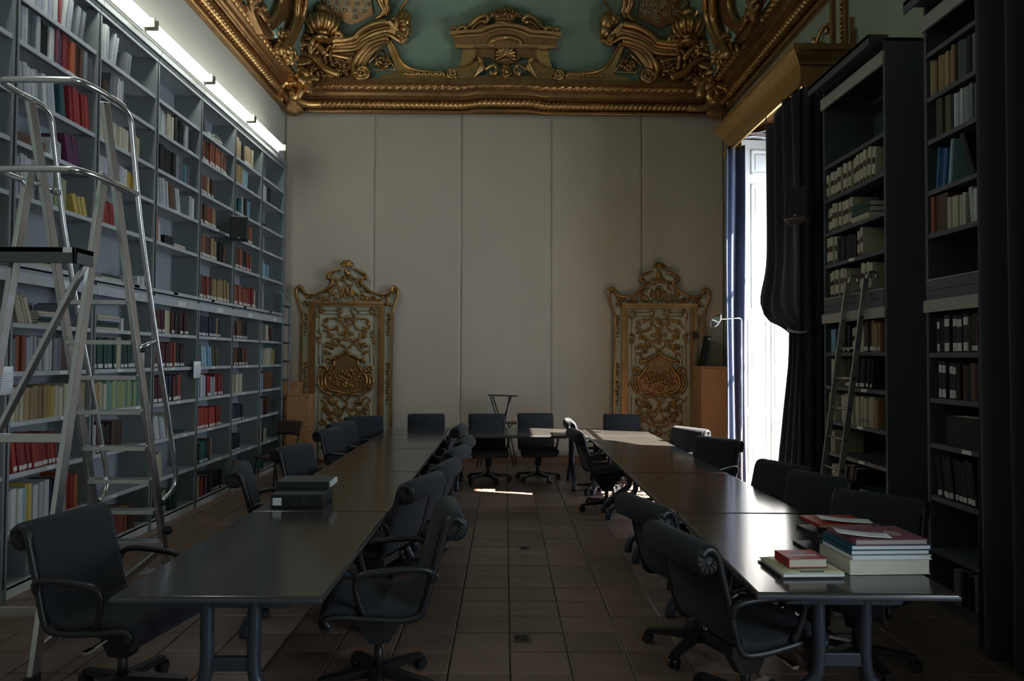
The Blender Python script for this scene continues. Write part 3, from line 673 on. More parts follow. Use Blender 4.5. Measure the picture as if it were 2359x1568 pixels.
UB = {}
def unit_book(cover, style):
    """book of unit size: x thickness, y depth from the spine, z height"""
    key = (cover.name, style)
    if key in UB: return UB[key]
    mb = MB()
    e = .07
    mb.mat(0).box((0, .01, 0), (e, 1, 1)).box((1-e, .01, 0), (1, 1, 1))
    # rounded spine
    if style == 'band':
        zs = [(0, .13, 1), (.13, .17, 0), (.17, .46, 2), (.46, .66, 1), (.66, 1, 2)]
        for z0, z1, m_ in zs:
            mb.mat({0: 2, 1: 1, 2: 2}[m_] if m_ else 2)
            mb.add([(0, .02, z0), (.2, -.012, z0), (.8, -.012, z0), (1, .02, z0), (0, .02, z1), (.2, -.012, z1), (.8, -.012, z1), (1, .02, z1)], [(0, 1, 5, 4), (1, 2, 6, 5), (2, 3, 7, 6)])
        mats = [vellum, bandm, vellum, pagem]
    elif style == 'dark':
        for z0, z1, m_ in ((0, .04, 1), (.04, .26, 2), (.26, .70, 1), (.70, .90, 2), (.90, 1, 1)):
            mb.mat(m_).add([(0, .02, z0), (.2, -.012, z0), (.8, -.012, z0), (1, .02, z0), (0, .02, z1), (.2, -.012, z1), (.8, -.012, z1), (1, .02, z1)], [(0, 1, 5, 4), (1, 2, 6, 5), (2, 3, 7, 6)])
        mats = [kraft, kraft, labelm, pagem]
    else:
        mb.mat(0).add([(0, .02, 0), (.2, -.012, 0), (.8, -.012, 0), (1, .02, 0), (0, .02, 1), (.2, -.012, 1), (.8, -.012, 1), (1, .02, 1)], [(0, 1, 5, 4), (1, 2, 6, 5), (2, 3, 7, 6)])
        mats = [cover, cover, cover, pagem]
    mb.mat(3).box((e, .02, .012), (1-e, .975, .985))
    UB[key] = mb.mesh('book', mats)
    UBM[key] = (mb, mats)
    return UB[key]
UBM = {}
lb_ = MB().box((.12, -.03, .045), (.88, -.005, .17)); labmesh = lb_.mesh('spine_label', labelm)
ORD = 'first second third fourth fifth sixth seventh eighth ninth tenth eleventh twelfth thirteenth fourteenth fifteenth sixteenth seventeenth eighteenth nineteenth twentieth twenty-first twenty-second twenty-third twenty-fourth twenty-fifth twenty-sixth twenty-seventh twenty-eighth twenty-ninth thirtieth'.split()
BOOKS = []      # (dist, matrix, dims, key, label?, text)
def row(spec, org, rz, width, depth, hmax, where, group, style='plain'):
    """org: front left corner of the shelf as one faces it; rz turns local x along the shelf and y into the case"""
    x = .01; num = 0; base = Matrix.Translation(org) @ Matrix.Rotation(rz, 4, 'Z')
    for tk in spec.split():
        if tk.startswith('gp'): x += int(tk[2:])/100; continue
        code = tk[:2]; n = int(re.match(r'\d+', tk[2:]).group()); op = dict(re.findall(r'([htr])(-?\d+)', tk[2:])); h, t, rr = op.get('h'), op.get('t'), op.get('r'); lab = tk.endswith('L')
        h = int(h)/100 if h else .25; t = (int(t)/1000 if t else .036)*(1.28 if 'grey' in group and code != 'st' else 1); tilt = R(int(rr)) if rr else 0
        st = style
        if code == 'st':    # horizontal stack
            z = .0
            for i in range(n):
                tt = t*random.uniform(.8, 1.2)
                num += 1
                mm = base @ Matrix.Translation((x, random.uniform(.0, .02), z+tt)) @ Matrix.Rotation(R(90), 4, 'Y')
                key = stackcol[i % len(stackcol)]
                BOOKS.append((mm, (tt, depth*.8, h), key, 'plain', False, where, group, num)); z += tt+.002
            x += h+.01; continue
        if code == 'vb': st = 'band'
        if code == 'db': st = 'dark'
        if tilt > 0: pass
        if tilt < 0: x += h*math.sin(-tilt)
        for i in range(n):
            hh = min(h*random.uniform(.93, 1.05), hmax); tt = t*random.uniform(.78, 1.25)
            if x+tt > width: break
            num += 1
            dz = max(0, tt*math.sin(tilt))
            yo = random.uniform(.012, .035)
            mm = base @ Matrix.Translation((x, yo, dz)) @ Matrix.Rotation(tilt*random.uniform(.85, 1.1), 4, 'Y')
            if code in PAL:
                nm_, cs = PAL[code]; key = (nm_, 'book_%s_%d' % (nm_.replace(' ', '_'), random.randrange(len(cs))))
            else: key = ('banded cream' if code == 'vb' else 'black white-labelled', 'book_black_0')
            BOOKS.append((mm, (tt*.96, depth*random.uniform(.8, .95), hh), key, st, bool(lab), where, group, num))
            x += tt/max(.6, math.cos(tilt))+.0015
        if tilt > 0: x += h*math.sin(tilt)*.9
        x += .004
stackcol = [('cream', 'book_cream_0'), ('dark green', 'book_dark_green_1'), ('dark green', 'book_dark_green_0'), ('white', 'book_white_1')]
def shelf_unit(name, loc, rz, W, D, H, levels, label, mats, cat='bookcase', lip=.035, group=None, top=True, cards=(), back=True, base=.0):
    body, up, shm = mats
    u = thing(name, loc, rz, label, cat, group)
    for y in (0, W-.028): MB().box((y, 0, 0), (y+.028, D, H)).build('side_panel', up, u, bevel=.003)
    if back: MB().box((.028, D-.012, base), (W-.028, D, H)).build('back_panel', body, u)
    if top: MB().box((.0, .0, H-.03), (W, D, H)).build('top_panel', body, u, bevel=.002)
    for i, z in enumerate(levels):
        s = MB().box((.03, .004, z-lip), (W-.03, .022, z)).box((.03, .022, z-.018), (W-.03, D-.012, z)).build('shelf', shm, u, bevel=.002)
        if i in cards:
            q = random.uniform(.3, .7)*W; MB().box((q, -.004, z-lip+.006), (q+.09, .004, z-.003)).build('label_card', whitem, s)
    return u
BW = .9985; YE = 10.915; XFR = -3.55
UPL = [.0, .49, .88, 1.23, 1.62, 1.95]        # shelf tops inside the upper unit, from its base at 2.435
LOL = [.10, .49, .89, 1.265, 1.63, 1.985]     # inside the lower unit, from the floor
UPZ = 2.435
ordb = ['', 'first', 'second', 'third', 'fourth', 'fifth', 'sixth', 'seventh']
UP_ROWS = {   # bay (counted from the back wall) -> rows from the bottom shelf up
 6: ['gp20 st3h28t30 gp10', 'wh5h30t30 gy3h26t30 wh2h30 yg3h26 gp6 yl3h16r-18', 'br1h8t260 gp4 wh3h14t40 pu4h24r-14', 'wh5h24r-6 gp2 wh3h26r-8 tl2h26r-8 rd9h29r-7t28 wh3h28t34', 'wh3h27t26 gy2h28 wh1h28 bk2h27 wh1 pu2h27t30 rd2h27 or2h27t32 br2h26t30 gy3h25 wh2h26r-8', 'wh8h30t38 rd1h27t30 wh3h30r8 gy2h27r9'],
 5: ['gp8 st2h30t22 gp30 wh2h10', 'gp2 rd7h20r-9t22 gp30 st2h26t12', 'wh6h20t30 gp5 wh3h18t34 yl4h17t30', 'cr2h22 gp10 cr6h20t34 gp8 cr2h20', 'gp6 br1h16t60 gy4h24t18r5 wh4h24t16 gp6', 'wh4h30r5t26 wh3h30r12t20 gp8 gy2h22r8'],
 4: ['gp40 gp30', 'or1h24t30 wh1h20r-6 gp6 bk1h10t120 st1h24', 'wh5h28r-8t30 br2h27r-9 wh2h26r-12 gp18 wh3h24t44', 'wh1h26 bk5h27t50 gy3h26 tl2h22 gy2h22', 'wh4h24 cr3h26 bk4h26t45 wh2h25t18 bk2h25', 'gp60'],
 3: ['lb2h26L rd1h25L lb1h26L rd2h26L lb2h27L tn8h27t42L cr1h27L', 'lb6h25t42L tn3h25L gp3 bk4h24t30 rb1h24r10', 'lb4h24L rb3h24L tn2h23L', 'lb4h23L tn1h23L lb2h22L', 'rb2h24L lb3h24L rb6h25t44L lb4h24L', 'bk3h22t26 gp10 wh1h6t80 gp4 st2h20'],
 2: ['rb9h26t40L rd5h26L cr2h25L', 'lb3h26t34L rb3h26L bk2h25L rb4h25L', 'gp20 rd5h24t34L rb4h24L', 'cy2h20 gp4 tl2h20r8 wh1h25 bk2h24 cy3h23r9', 'tn4h25t46 cy4h24r10t40', 'tn3h26t46 bk2h24t50 tn4h25t44L cr1h25'],
 1: ['gp10 wh1h26t12', 'gp8 cy2h20t40 wh1h20 cy2h20t40', 'gp60', 'bk1h4t120 gp30', 'wh3h22t46 bk1h22 nv2h22r6 bk1h22', 'gp80']}
LO_ROWS = {
 6: ['gp20 gy3h22 wh4h24r-8 rd1h22r10', 'wh3h28 cy1h28 yl2h29t30 wh3h28 nv2h28 wh3h28t24 rd2h29 or1h27 gp10 gy2h26r6', 'rd14h26r-10t28L', 'cr4h25t24 tn5h25 yl2h25 cr3h25 wh2h25 tn3h25t30 br2h24r8', 'gy1h24 rb2h26t34 wh9h26t26 gy2h26 br1h24t60', 'cr4h22r-22t24 gp3 st5h20t18 gp6 gy2h18'],
 5: ['gp10 gn3h20t30 rb7h24t42 br2h22', 'gp60', 'wh1h26 bg2h25L bk2h24 br1h26t140 gp20', 'tn2h25 cr2h25 yg14h25t30', 'gn7h27t36L cr1h28t50 gn3h26t40L gy2h24r8L wh2h20', 'gp2 st5h34t22 gp4 wh1h12'],
 4: ['gn2h22 yg6h24t28 gp8 gn3h22', 'gp4 cr3h26r-8t36 gp40', 'wh5h24r-14t30 cr2h26r-6 gp3 st3h24t14', 'bg4h26L nv4h27r4t38L bg2h27t48L rd1h27L', 'bg6h26t44L rb2h26L bk2h26L bg2h25L', 'br2h26L bg2h26t46L cr3h26 bg2h26L bk1h26t60 bg4h25L'],
 3: ['yl2h22 cr1h24 rd2h22 pu2h24 bk1h24 br2h24 bk5h22L', 'gn2h25t44L tl2h25t50L gn1h25L br2h25t40 wh1h26t16', 'rd4h25t56L rd4h24t46L gp3 rd1h24t40L', 'cy2h22 wh3h26 rd2h25L wh2h24 rd5h26t34L', 'rd1h12t30 gp3 cy5h25r-8t38 ol3h25r-8t30', 'nv9h25t42L tn1h26t26 nv2h24L'],
 2: ['gp14 tn2h26r8 wh1h24 br1h24r6', 'nv7h24t36L', 'wh1h24 nv7h22t38L', 'cr7h25t36', 'lb4h23L bk2h25t50L lb3h23L', 'lb2h25L bk1h25L lb4h25L bk2h25t40L'],
 1: ['tl4h22t40', 'br2h22t40 cr1h22 bk1h22 cr2h20', 'gy3h24r-6t40 br3h26t60 gp2', 'cy3h25t42 lb5h25t50 br1h24r-10', 'cy3h24t40 cr5h24t56 tn2h24t50', 'tn2h24 gy2h24 cr3h24r-8 br2h22r-10']}
shname = ['', 'top shelf', 'second shelf', 'third shelf', 'fourth shelf', 'fifth shelf', 'sixth shelf', 'seventh shelf', 'eighth shelf', 'ninth shelf', 'tenth shelf', 'eleventh shelf', 'bottom shelf']
lm = (greym, greyd, shelfm)
for f in range(1, 8):
    y0 = YE-BW*f
    place = '%s bay from the back wall' % ordb[f] if f < 7 else 'nearest bay beside the stepladder'
    u = shelf_unit('upper_bookcase', (XFR, y0, UPZ), R(90), BW-.008, .31, 2.36, UPL, 'tall grey metal upper bookcase under the tube lights, '+place, lm, cards=(0, 2, 4), group='grey upper bookcases')
    MB().box((0, -.004, -.035), (BW-.008, .014, .0)).build('bottom_rail', shelfm, u, bevel=.002)
    MB().box((0, -.006, 2.30), (BW-.008, .012, 2.33)).box((0, -.012, 2.335), (BW-.008, .012, 2.36)).build('head_rail', greyd, u)
    MB().box((0, -.03, 2.362), (BW-.004, .2, 2.43)).build('fascia', M('fascia_grey', (.22, .23, .22), .5), u, bevel=.004)
    v = shelf_unit('lower_bookcase', (XFR, y0, 0), R(90), BW-.008, .31, 2.385, LOL, 'grey metal lower bookcase standing on the tiles, '+place, lm, cards=(1, 2, 3, 4, 5), group='grey lower bookcases')
    hr = MB().box((0, -.028, 2.275), (BW-.006, -.012, 2.355)).build('header_board', shelfm, v, bevel=.003)
    q = .45*BW; MB().box((q, -.031, 2.29), (q+.16, -.027, 2.34)).build('label_card', whitem, hr)
    MB().box((0, .004, 0), (BW-.006, .016, .085)).build('plinth', whitem, v, bevel=.002)
    MB().box((BW-.014, -.003, .09), (BW, .3, 2.27)).build('joint_strip', darkseam, v); MB().box((BW-.014, -.005, 0), (BW, .3, 2.34)).build('joint_strip', darkseam, u)
    if f > 6: continue
    for i, sp in enumerate(UP_ROWS[f]):
        row(sp, (XFR, y0+.032, UPZ+UPL[i]), R(90), .925, .24, ((UPL+[2.33])[i+1]-UPL[i])-.045, '%s, %s bookcase bay from back wall' % (shname[6-i], ordb[f]), 'books in the grey bookcases')
    for i, sp in enumerate(LO_ROWS[f]):
        row(sp, (XFR, y0+.032, LOL[i]), R(90), .925, .24, ((LOL+[2.27])[i+1]-LOL[i])-.045, '%s, %s bookcase bay from back wall' % (shname[12-i], ordb[f]), 'books in the grey bookcases')
# a light end panel closes the last bay
MB
e = MB().box((XFR-.31, YE-.004, 0), (XFR+.004, YE+.022, 4.87)).build('bookcase_end_panel', whitem, None, bevel=.003)
tag(e, 'pale end panel closing the grey bookcases near the back wall', 'panel')
# ---------------------------------------------------------------- dark bookcases on the right
dm = (darkshelf, darkshelf, darkshelf)
def dark_case(y_far, y_near, levels, label, rows, where, fasc):
    W = y_far-y_near
    u = shelf_unit('dark_bookcase', (3.12, y_far, 0), R(-90), W, .50, 4.42, levels, label, dm, cards=(0, 1, 2, 3, 4, 6, 7), group='dark bookcases')
    MB().box((-.01, -.02, 4.20), (W+.0, .004, 4.31)).build('light_fascia', fascia, u, bevel=.003)
    MB().box((-.02, -.14, 4.405), (W+.01, .03, 4.44)).box((-.02, -.14, 4.35), (W+.01, -.125, 4.44)).build('canopy', darkshelf, u, bevel=.003)
    hb = MB().box((0, -.022, 2.10), (W, -.004, 2.19)).build('header_board', fascia, u, bevel=.003)
    for z0, z1 in ((2.19, 2.26), (2.262, 2.335)): MB().box((.03, -.006, z0), (W-.03, .006, z1)).build('sliding_panel', darkshelf, u, bevel=.002)
    MB().box((.03, -.010, 2.335), (W-.03, .004, 2.343)).build('panel_rail', fascia, u)
    MB().box((0, .01, 0), (W, .02, .07)).build('plinth', darkshelf, u)
    lv = sorted(levels)
    for z, sp in rows:
        zi = min(lv, key=lambda q: abs(q-z)); nx = [q for q in lv if q > zi+.01]+[4.2]
        num = len([q for q in lv if q > zi+.01])+1
        row(sp, (3.12, y_far-.034, zi), R(-90), W-.07, .30, min(.34, nx[0]-zi-.05), 'shelf %s down, %s' % (['', 'one', 'two', 'three', 'four', 'five', 'six', 'seven', 'eight', 'nine', 'ten', 'eleven', 'twelve'][num], where), 'volumes in the dark bookcases')
    return u
dark_case(6.655, 5.555, [.07, .52, .87, 1.17, 1.50, 1.82, 2.345, 2.67, 2.98, 3.31, 3.64],
  'dark grey bookcase between the tied curtain and the ladder', [
  (3.31, 'vb6h25t46 gp2 vb3h26t46 gp3 vb5h28t44 vb2h27t46r6'), (2.98, 'vb2h24t40 gp2 vb2h26t44 gp4 vb5h26t44 gp4 st3h30t45'), (2.67, 'vb5h26t36 bk7h22t48 gp3 vb2h24t40'),
  (2.345, 'gp5 vb7h25t38 gp22 vb4h25t44r8'), (1.82, 'gp6 cy2h22 nv2h24 gp8 bk3h25t40L vb3h22 cr2h24 br3h27t46L tn3h26L'), (1.50, 'gp5 cr4h25t30 gp16 bk12h26t34r4L'), (1.17, 'cr3h25t40 gp10 cr12h26t44 tn2h26'), (.87, 'gp4 cr2h20 gp40'), (.52, 'gp6 cr3h24 gp10 bk5h28r14t36 st6h34t16'), (.07, 'gp20 gy3h22')], 'bookcase behind the leaning ladder', True)
dark_case(5.03, 3.85, [.07, .385, .765, 1.145, 1.475, 1.805, 2.345, 2.68, 3.0, 3.375, 3.695, 4.03],
  'dark grey bookcase half hidden by the nearest black curtain', [
  (3.695, 'tn7h26t38 gp1 gy2h27t44 bk1h27 gy2h25t40 wh5h26r6t22 gy2h26'), (3.375, 'gp7 ol2h27t60 bk1h27 wh5h25t26 gy3h25 wh2h24 ol1h28r-16'), (3.0, 'gp6 bl3h28r6t26 cy3h30r6t22 gp6 bk1h32r-20t60'), (2.68, 'rb1h27t36 br1h27t140 cr5h22t40 wh1h24r-5 wh5h22t36'),
  (1.805, 'gp6 db1h26t40 bk1h26 db4h26t52 bk1h26t60 br6h28t30L'), (1.475, 'gp6 db1h26t48 db1h26t48 gp2 db2h26t48 bk1h26 br1h26t44 bk1h24 br4h26t44'), (1.145, 'gp12 bk1h22t300'), (.765, 'bk9h30r-10t44L'), (.07, 'gp20 gy2h22 bk3h24 gy2h24')], 'bookcase beside the nearest black curtain', True)
# ---------------------------------------------------------------- place the books: the 300 that show largest singly, the rest joined
def score(b):
    p = b[0].translation; d = (p-CO).length
    px = CO; v = p-CO; z = v.dot(FW); sx = 1179.5+FPX*v.dot(RT)/z; sy = 784-FPX*v.dot(UP)/z
    vis = 1 if (-40 < sx < 2300 and -40 < sy < 1560) else 0
    return vis*b[1][0]*b[1][2]/(d*d)*(1.0 if p.x < 0 else .75)
BOOKS.sort(key=score, reverse=True)
def bkey(b): return unit_book(MATS[b[2][1]], b[3])
for b in BOOKS[:300]:
    mm, dims, key, st, lab, where, grp, num = b
    me = bkey(b); o = link('book', me); o.matrix_world = mm @ Matrix.Diagonal((dims[0], dims[1], dims[2], 1))
    ww = where.replace('bookcase bay from back wall', 'bookcase bay from back wall')
    tag(o, '%s %s, %s from left, %s' % (key[0], 'volume' if 'volumes' in grp else 'book', ORD[num-1], ww), 'book', grp)
    if lab: link('spine_label', labmesh, o)
joined = MB(); jm = []; jidx = {}
def mi(m):
    if m.name not in jidx: jidx[m.name] = len(jm); jm.append(m)
    return jidx[m.name]
for b in BOOKS[300:]:
    mm, dims, key, st, lab, where, grp, num = b
    bkey(b); ub, mats = UBM[(MATS[key[1]].name, st)]
    q = mm @ Matrix.Diagonal((dims[0], dims[1], dims[2], 1)); base = len(joined.v)
    joined.v += [tuple(q @ Vector(v)) for v in ub.v]
    for f_, m_ in zip(ub.f, ub.m): joined.f.append(tuple(i+base for i in f_)); joined.m.append(mi(mats[m_]))
    if lab:
        base = len(joined.v); joined.v += [tuple(q @ Vector(v)) for v in lb_.v]
        for f_ in lb_.f: joined.f.append(tuple(i+base for i in f_)); joined.m.append(mi(labelm))
if joined.v: tag(joined.build('shelved_books', jm), 'many smaller distant books filling the shelves on both sides', 'books', None, 'stuff')
print('BOOKS', len(BOOKS))
# ---------------------------------------------------------------- tube lights on top of the grey bookcases
for i in range(6):
    ya = 2.65+1.302*i; yb = ya+1.29
    place = ['nearest, out of the left edge', 'second nearest', 'third nearest, cut by the top edge', 'fourth', 'fifth', 'farthest, nearest the back wall'][i]
    t = thing('tube_light', (-3.435, (ya+yb)/2, 4.885), 0, 'long fluorescent tube light on top of the bookcases, '+['the nearest one', 'second nearest', 'third nearest', 'third from the back wall', 'second from the back wall', 'nearest the back wall'][i], 'light', 'tube lights along the bookcases')
    h = (yb-ya)/2-.01
    MB().box((-.075, -h, -.01), (-.06, h, .085)).build('tray', whitem, t)
    MB().tube([(.0, -h+.03, .065), (.0, h-.03, .065)], .036, 10).build('diffuser', tubem, t, True)
    for s in (-1, 1): MB().box((-.06, s*(h-.015)-.012, .018), (.05, s*(h-.015)+.012, .112)).build('end_cap', M('aged_plastic', (.42, .38, .26), .6), t, bevel=.006)
# ================================================================== tables
TZ = .74
def make_table(loc, rz, L, W, label, near=False, group='table modules of the horseshoe'):
    """length along local y (0..L), width along local x (-W/2..W/2)"""
    t = thing('conference_table', (loc[0], loc[1], 0), rz, label, 'table', group)
    g = .004
    top = MB().box((-W/2+g, g, TZ-.032), (W/2-g, L-g, TZ)).build('tabletop', tabletop, t, bevel=.010, seg=3)
    MB().box((-W/2+.001, .001, TZ-.029), (W/2-.001, L-.001, TZ-.009)).build('edge_band', tableedge, t, bevel=.006)
    MB().box((-.04, .25, TZ-.09), (.04, L-.25, TZ-.034)).build('beam', tablemetal, t, bevel=.004)
    for yy in (.17, L-.17):
        ap = [(-.30, TZ-.033), (.30, TZ-.033), (.26, TZ-.10), (-.26, TZ-.10)]
        MB().prism(ap, lambda u, v, k, yy=yy: Vector((u, yy+(k-.5)*.05-.0, v))).build('apron', tablemetal, t, bevel=.004)
        for s in (-1, 1):
            pts = crom([(s*.105, yy, TZ-.035), (s*.105, yy, .56), (s*.105, yy, .38), (s*.135, yy, .29), (s*.27, yy, .20), (s*.37, yy, .12), (s*.405, yy, .045), (s*.405, yy, .002)], 5)
            leg = MB().tube(pts, lambda q: .030+.006*(q > .8), 10, flat=1.0).build('leg', tablemetal, t, True)
            MB().tube([(s*.105, yy, .65), (s*.105, yy, .655)], .033, 12).build('collar', tableedge, leg, True)
            MB().ball((s*.20, yy-.035*(1 if yy < L/2 else -1), TZ-.066), .014, .4, 1, 10, 6).build('screw', tableedge, t, True)
        MB().box((-.105, yy-.015, .36), (.105, yy+.015, .42)).build('crossbar', tablemetal, t, bevel=.004)
    return t
ys = [2.905, 4.498, 6.07, 7.62, 8.945]
nmL = ['left row, nearest table module, dark bare top ending at the picture front', 'left row, second table module, with the black box files', 'left row, third table module reflecting the gilt door', 'left row, farthest table module joining the cross table']
nmR = ['right row, nearest table module, carrying piles of books', 'right row, second table module with bright window glare', 'right row, third table module beside the far window', 'right row, farthest table module striped by sunlight']
for i in range(4):
    make_table((-1.211, ys[i]), 0, ys[i+1]-ys[i], .896, nmL[i])
    if i == 0: make_table((1.535, ys[0]+.055), R(-1.4), 1.535, .885, nmR[0])
    else: make_table((1.535, ys[i]), 0, ys[i+1]-ys[i], .90, nmR[i])
for i, (xa, xb, lb) in enumerate(((-1.66, -.80, 'cross table module at the left end under the far wall'), (-.80, 1.09, 'middle cross table module in front of the two facing chairs'), (1.09, 1.985, 'cross table module at the right end, half in sunlight'))):
    make_table((xb, 8.95+.475), R(90), xb-xa, .95, lb)
# ================================================================== office chairs
def chair_meshes():
    """sitter faces +y; origin on the floor under the column; sling profile in the y-z plane"""
    C = {}
    W2 = .245
    seatc = [(.235, .375), (.262, .395), (.268, .43), (.245, .462), (.20, .472), (.10, .462), (0, .448), (-.10, .440), (-.17, .448), (-.215, .485)]
    backc = [(-.205, .475), (-.232, .53), (-.255, .62), (-.28, .72), (-.30, .80), (-.315, .855)]
    c = (-.372, .858); rr = .052
    roll = [(c[0]+rr*math.cos(R(a)), c[1]+rr*math.sin(R(a))) for a in range(5, 262, 16)]
    def sling(path, th, w, n=4):
        p = [Vector((a, b, 0)) for a, b in path]; p = crom(p, n); up = []; dn = []
        for i, q in enumerate(p):
            d = (p[min(i+1, len(p)-1)]-p[max(i-1, 0)]); d.normalize(); nn = Vector((-d.y, d.x, 0))
            k = min(1, (min(i, len(p)-1-i)+1)/2); up.append(q+nn*th*k/2); dn.append(q-nn*th*k/2)
        loop = up+dn[::-1]; m = len(loop); mb = MB(); xs = [(-w, .75), (-w+.008, 1.0), (0, 1.08), (w-.008, 1.0), (w, .75)]
        cen = p
        vs = []
        for x, k in xs:
            for i, q in enumerate(loop):
                b = cen[i] if i < len(cen) else cen[m-1-i]
                r = b+(q-b)*k; vs.append((x, r.x, r.y))
        fs = [(a*m+i, a*m+(i+1) % m, (a+1)*m+(i+1) % m, (a+1)*m+i) for a in range(4) for i in range(m)]
        fs += [tuple(range(m)), tuple(range(4*m, 5*m))[::-1]]
        return mb.add(vs, fs)
    C['seat'] = (sling(seatc, .045, W2), fabricc, True)
    C['backrest'] = (sling(backc+roll[1:], .036, W2), fabricc, True)
    fp = crom([(0, a, b) for a, b in [(.24, .40), (.255, .44), (.18, .448), (.05, .43), (-.10, .415), (-.20, .43), (-.238, .52), (-.262, .62), (-.288, .72), (-.31, .80), (-.325, .86), (-.35, .90), (-.385, .905), (-.412, .88)]], 4)
    for s in (-1, 1):
        C['side_frame%d' % s] = (MB().tube([(s*(W2+.012), p.y, p.z) for p in fp], .013, 8, flat=1.3), blackp, True)
        disc = MB().lathe([(0, -.006), (.062, -.006), (.066, 0), (.062, .008), (.05, .010), (.0, .006)], 18, Matrix.Translation((s*(W2+.002), c[0], c[1])) @ Matrix.Rotation(R(90*s), 4, 'Y'))
        for k in range(12):
            a = 2*PI*k/12; q = Vector((s*(W2+.012), c[0], c[1])); disc.bar(q+Vector((0, .018*math.cos(a), .018*math.sin(a))), q+Vector((0, .055*math.cos(a), .055*math.sin(a))), .006, .008, (1, 0, 0))
        C['roll_cap%d' % s] = (disc, blackp, True)
        x = s*(W2+.035)
        ap = crom([(x-.02*s, -.262, .60), (x, -.25, .655), (x+.01*s, -.17, .675), (x+.01*s, .0, .668), (x+.008*s, .085, .655), (x, .115, .615), (x-.01*s, .10, .53), (x-.022*s, .07, .455)], 5)
        C['armrest%d' % s] = (MB().tube(ap, .0165, 8), blackp, True)
    me = MB(); me.box((-.11, -.15, .345), (.11, .13, .395)).prism([(-.13, .35), (.12, .35), (.05, .22), (-.05, .22)], lambda u, v, k: Vector(((k-.5)*.08, u, v)))
    C['mechanism'] = (me, blackm, False)
    lv = MB().bar((.1, .03, .36), (.25, .05, .355), .012, .012).box((.25, .035, .348), (.30, .065, .362))
    C['lever'] = (lv, chrome, False)
    C['column'] = (MB().tube([(0, 0, .10), (0, 0, .24)], .024, 12).tube([(0, 0, .06), (0, 0, .12)], .036, 12), blackm, True)
    leg = MB()
    leg.add([(-.028, .03, .075), (.028, .03, .075), (.028, .03, .125), (-.028, .03, .125), (-.020, .31, .066), (.020, .31, .066), (.020, .31, .088), (-.020, .31, .088)], [(0, 1, 2, 3), (4, 5, 6, 7), (0, 1, 5, 4), (1, 2, 6, 5), (2, 3, 7, 6), (3, 0, 4, 7)])
    C['base_leg'] = (leg, blackm, False)
    cs = MB()
    for s in (-1, 1): cs.tube([(s*.008, .305, .031), (s*.026, .305, .031)], .031, 12)
    cs.box((-.009, .295, .03), (.009, .318, .07)).box((-.026, .285, .050), (.026, .325, .068))
    C['caster'] = (cs, blackp, False)
    return {k: (v[0].mesh(re.sub(r'-?\d+$', '', k), v[1], v[2])) for k, v in C.items()}
CM = chair_meshes()
def chair(x, y, ang, label, lift=0, base=0):
    """ang: direction the sitter faces, degrees from +x"""
    t = thing('office_chair', (x, y, 0), R(ang-90), label, 'chair', 'office chairs around the tables')
    for k, me in CM.items():
        nm = re.sub(r'-?\d+$', '', k)
        if nm in ('base_leg', 'caster'): continue
        o = link(nm, me, t)
        if nm != 'column': o.location.z = lift
    for i in range(5):
        l = link('base_leg', CM['base_leg'], t); l.rotation_euler.z = R(base+72*i)
        link('caster', CM['caster'], l)
    return t
CH = [
 (-1.95, 3.555, -12, 'large dark office chair at the near left corner facing the left table', 0, 20),
 (-1.66, 5.33, 15, 'office chair seen edge-on beside the box files on the left row', 0, 5),
 (-1.63, 6.33, -16, 'office chair left of the left row, in front of the plywood chair', 0, 30),
 (-1.68, 7.85, -14, 'office chair before the left gilt door, nearer of the overlapping two', 0, 50),
 (-1.72, 8.55, -20, 'office chair before the left gilt door, behind its overlapping twin', 0, 12),
 (-1.80, 9.24, -62, 'office chair turned at the far left corner of the tables', 0, 40),
 (-1.10, 9.66, -82, 'office chair behind the cross table, just right of left door', 0, 10),
 (-.235, 9.74, -84, 'left of the two office chairs facing us behind the cross table', 0, 18),
 (.475, 9.86, -86, 'right of the two office chairs facing us behind the cross table', 0, 26),
 (1.66, 9.74, -100, 'office chair behind the sunlit cross table before the right gilt door', 0, 8),
 (-.66, 3.66, 190, 'nearest office chair on the aisle side of the left row', .03, 6),
 (-.90, 4.69, 162, 'second office chair from us on the aisle side of left row', .03, 60),
 (-.83, 5.52, 167, 'third office chair from us on the aisle side of left row', 0, 25),
 (-.80, 6.40, 166, 'fourth office chair from us on the aisle side of left row', 0, 15),
 (-.78, 7.12, 171, 'fifth office chair from us on the aisle side of left row', 0, 40),
 (-.93, 8.42, 174, 'farthest office chair on the aisle side of the left row', 0, 5),
 (1.90, 5.30, 205, 'office chair against the window glare right of the right row', 0, 33),
 (1.95, 4.76, 205, 'office chair right of the right row, second from the book piles', 0, 20),
 (2.03, 3.95, 222, 'office chair behind the piles of books on the right row', 0, 50),
 (1.92, 8.02, 212, 'sun-edged office chair at the far right before the beech cabinet', 0, 10),
 (1.96, 6.92, 220, 'office chair in front of the beech cabinet, nearer of two', 0, 45),
 (1.22, 9.0, 0, 'office chair in the aisle with sunlight on its top roll', .02, 20),
 (1.18, 7.93, 5, 'office chair just in front of the sun-topped one in the aisle', 0, 48),
 (1.17, 4.13, 19, 'second office chair from us on the aisle side of right row', 0, 65),
 (1.19, 3.39, 17, 'nearest office chair on the aisle side of the right row', 0, 30)]
for c in CH: chair(c[0], c[1], c[2], c[3], c[4], c[5])
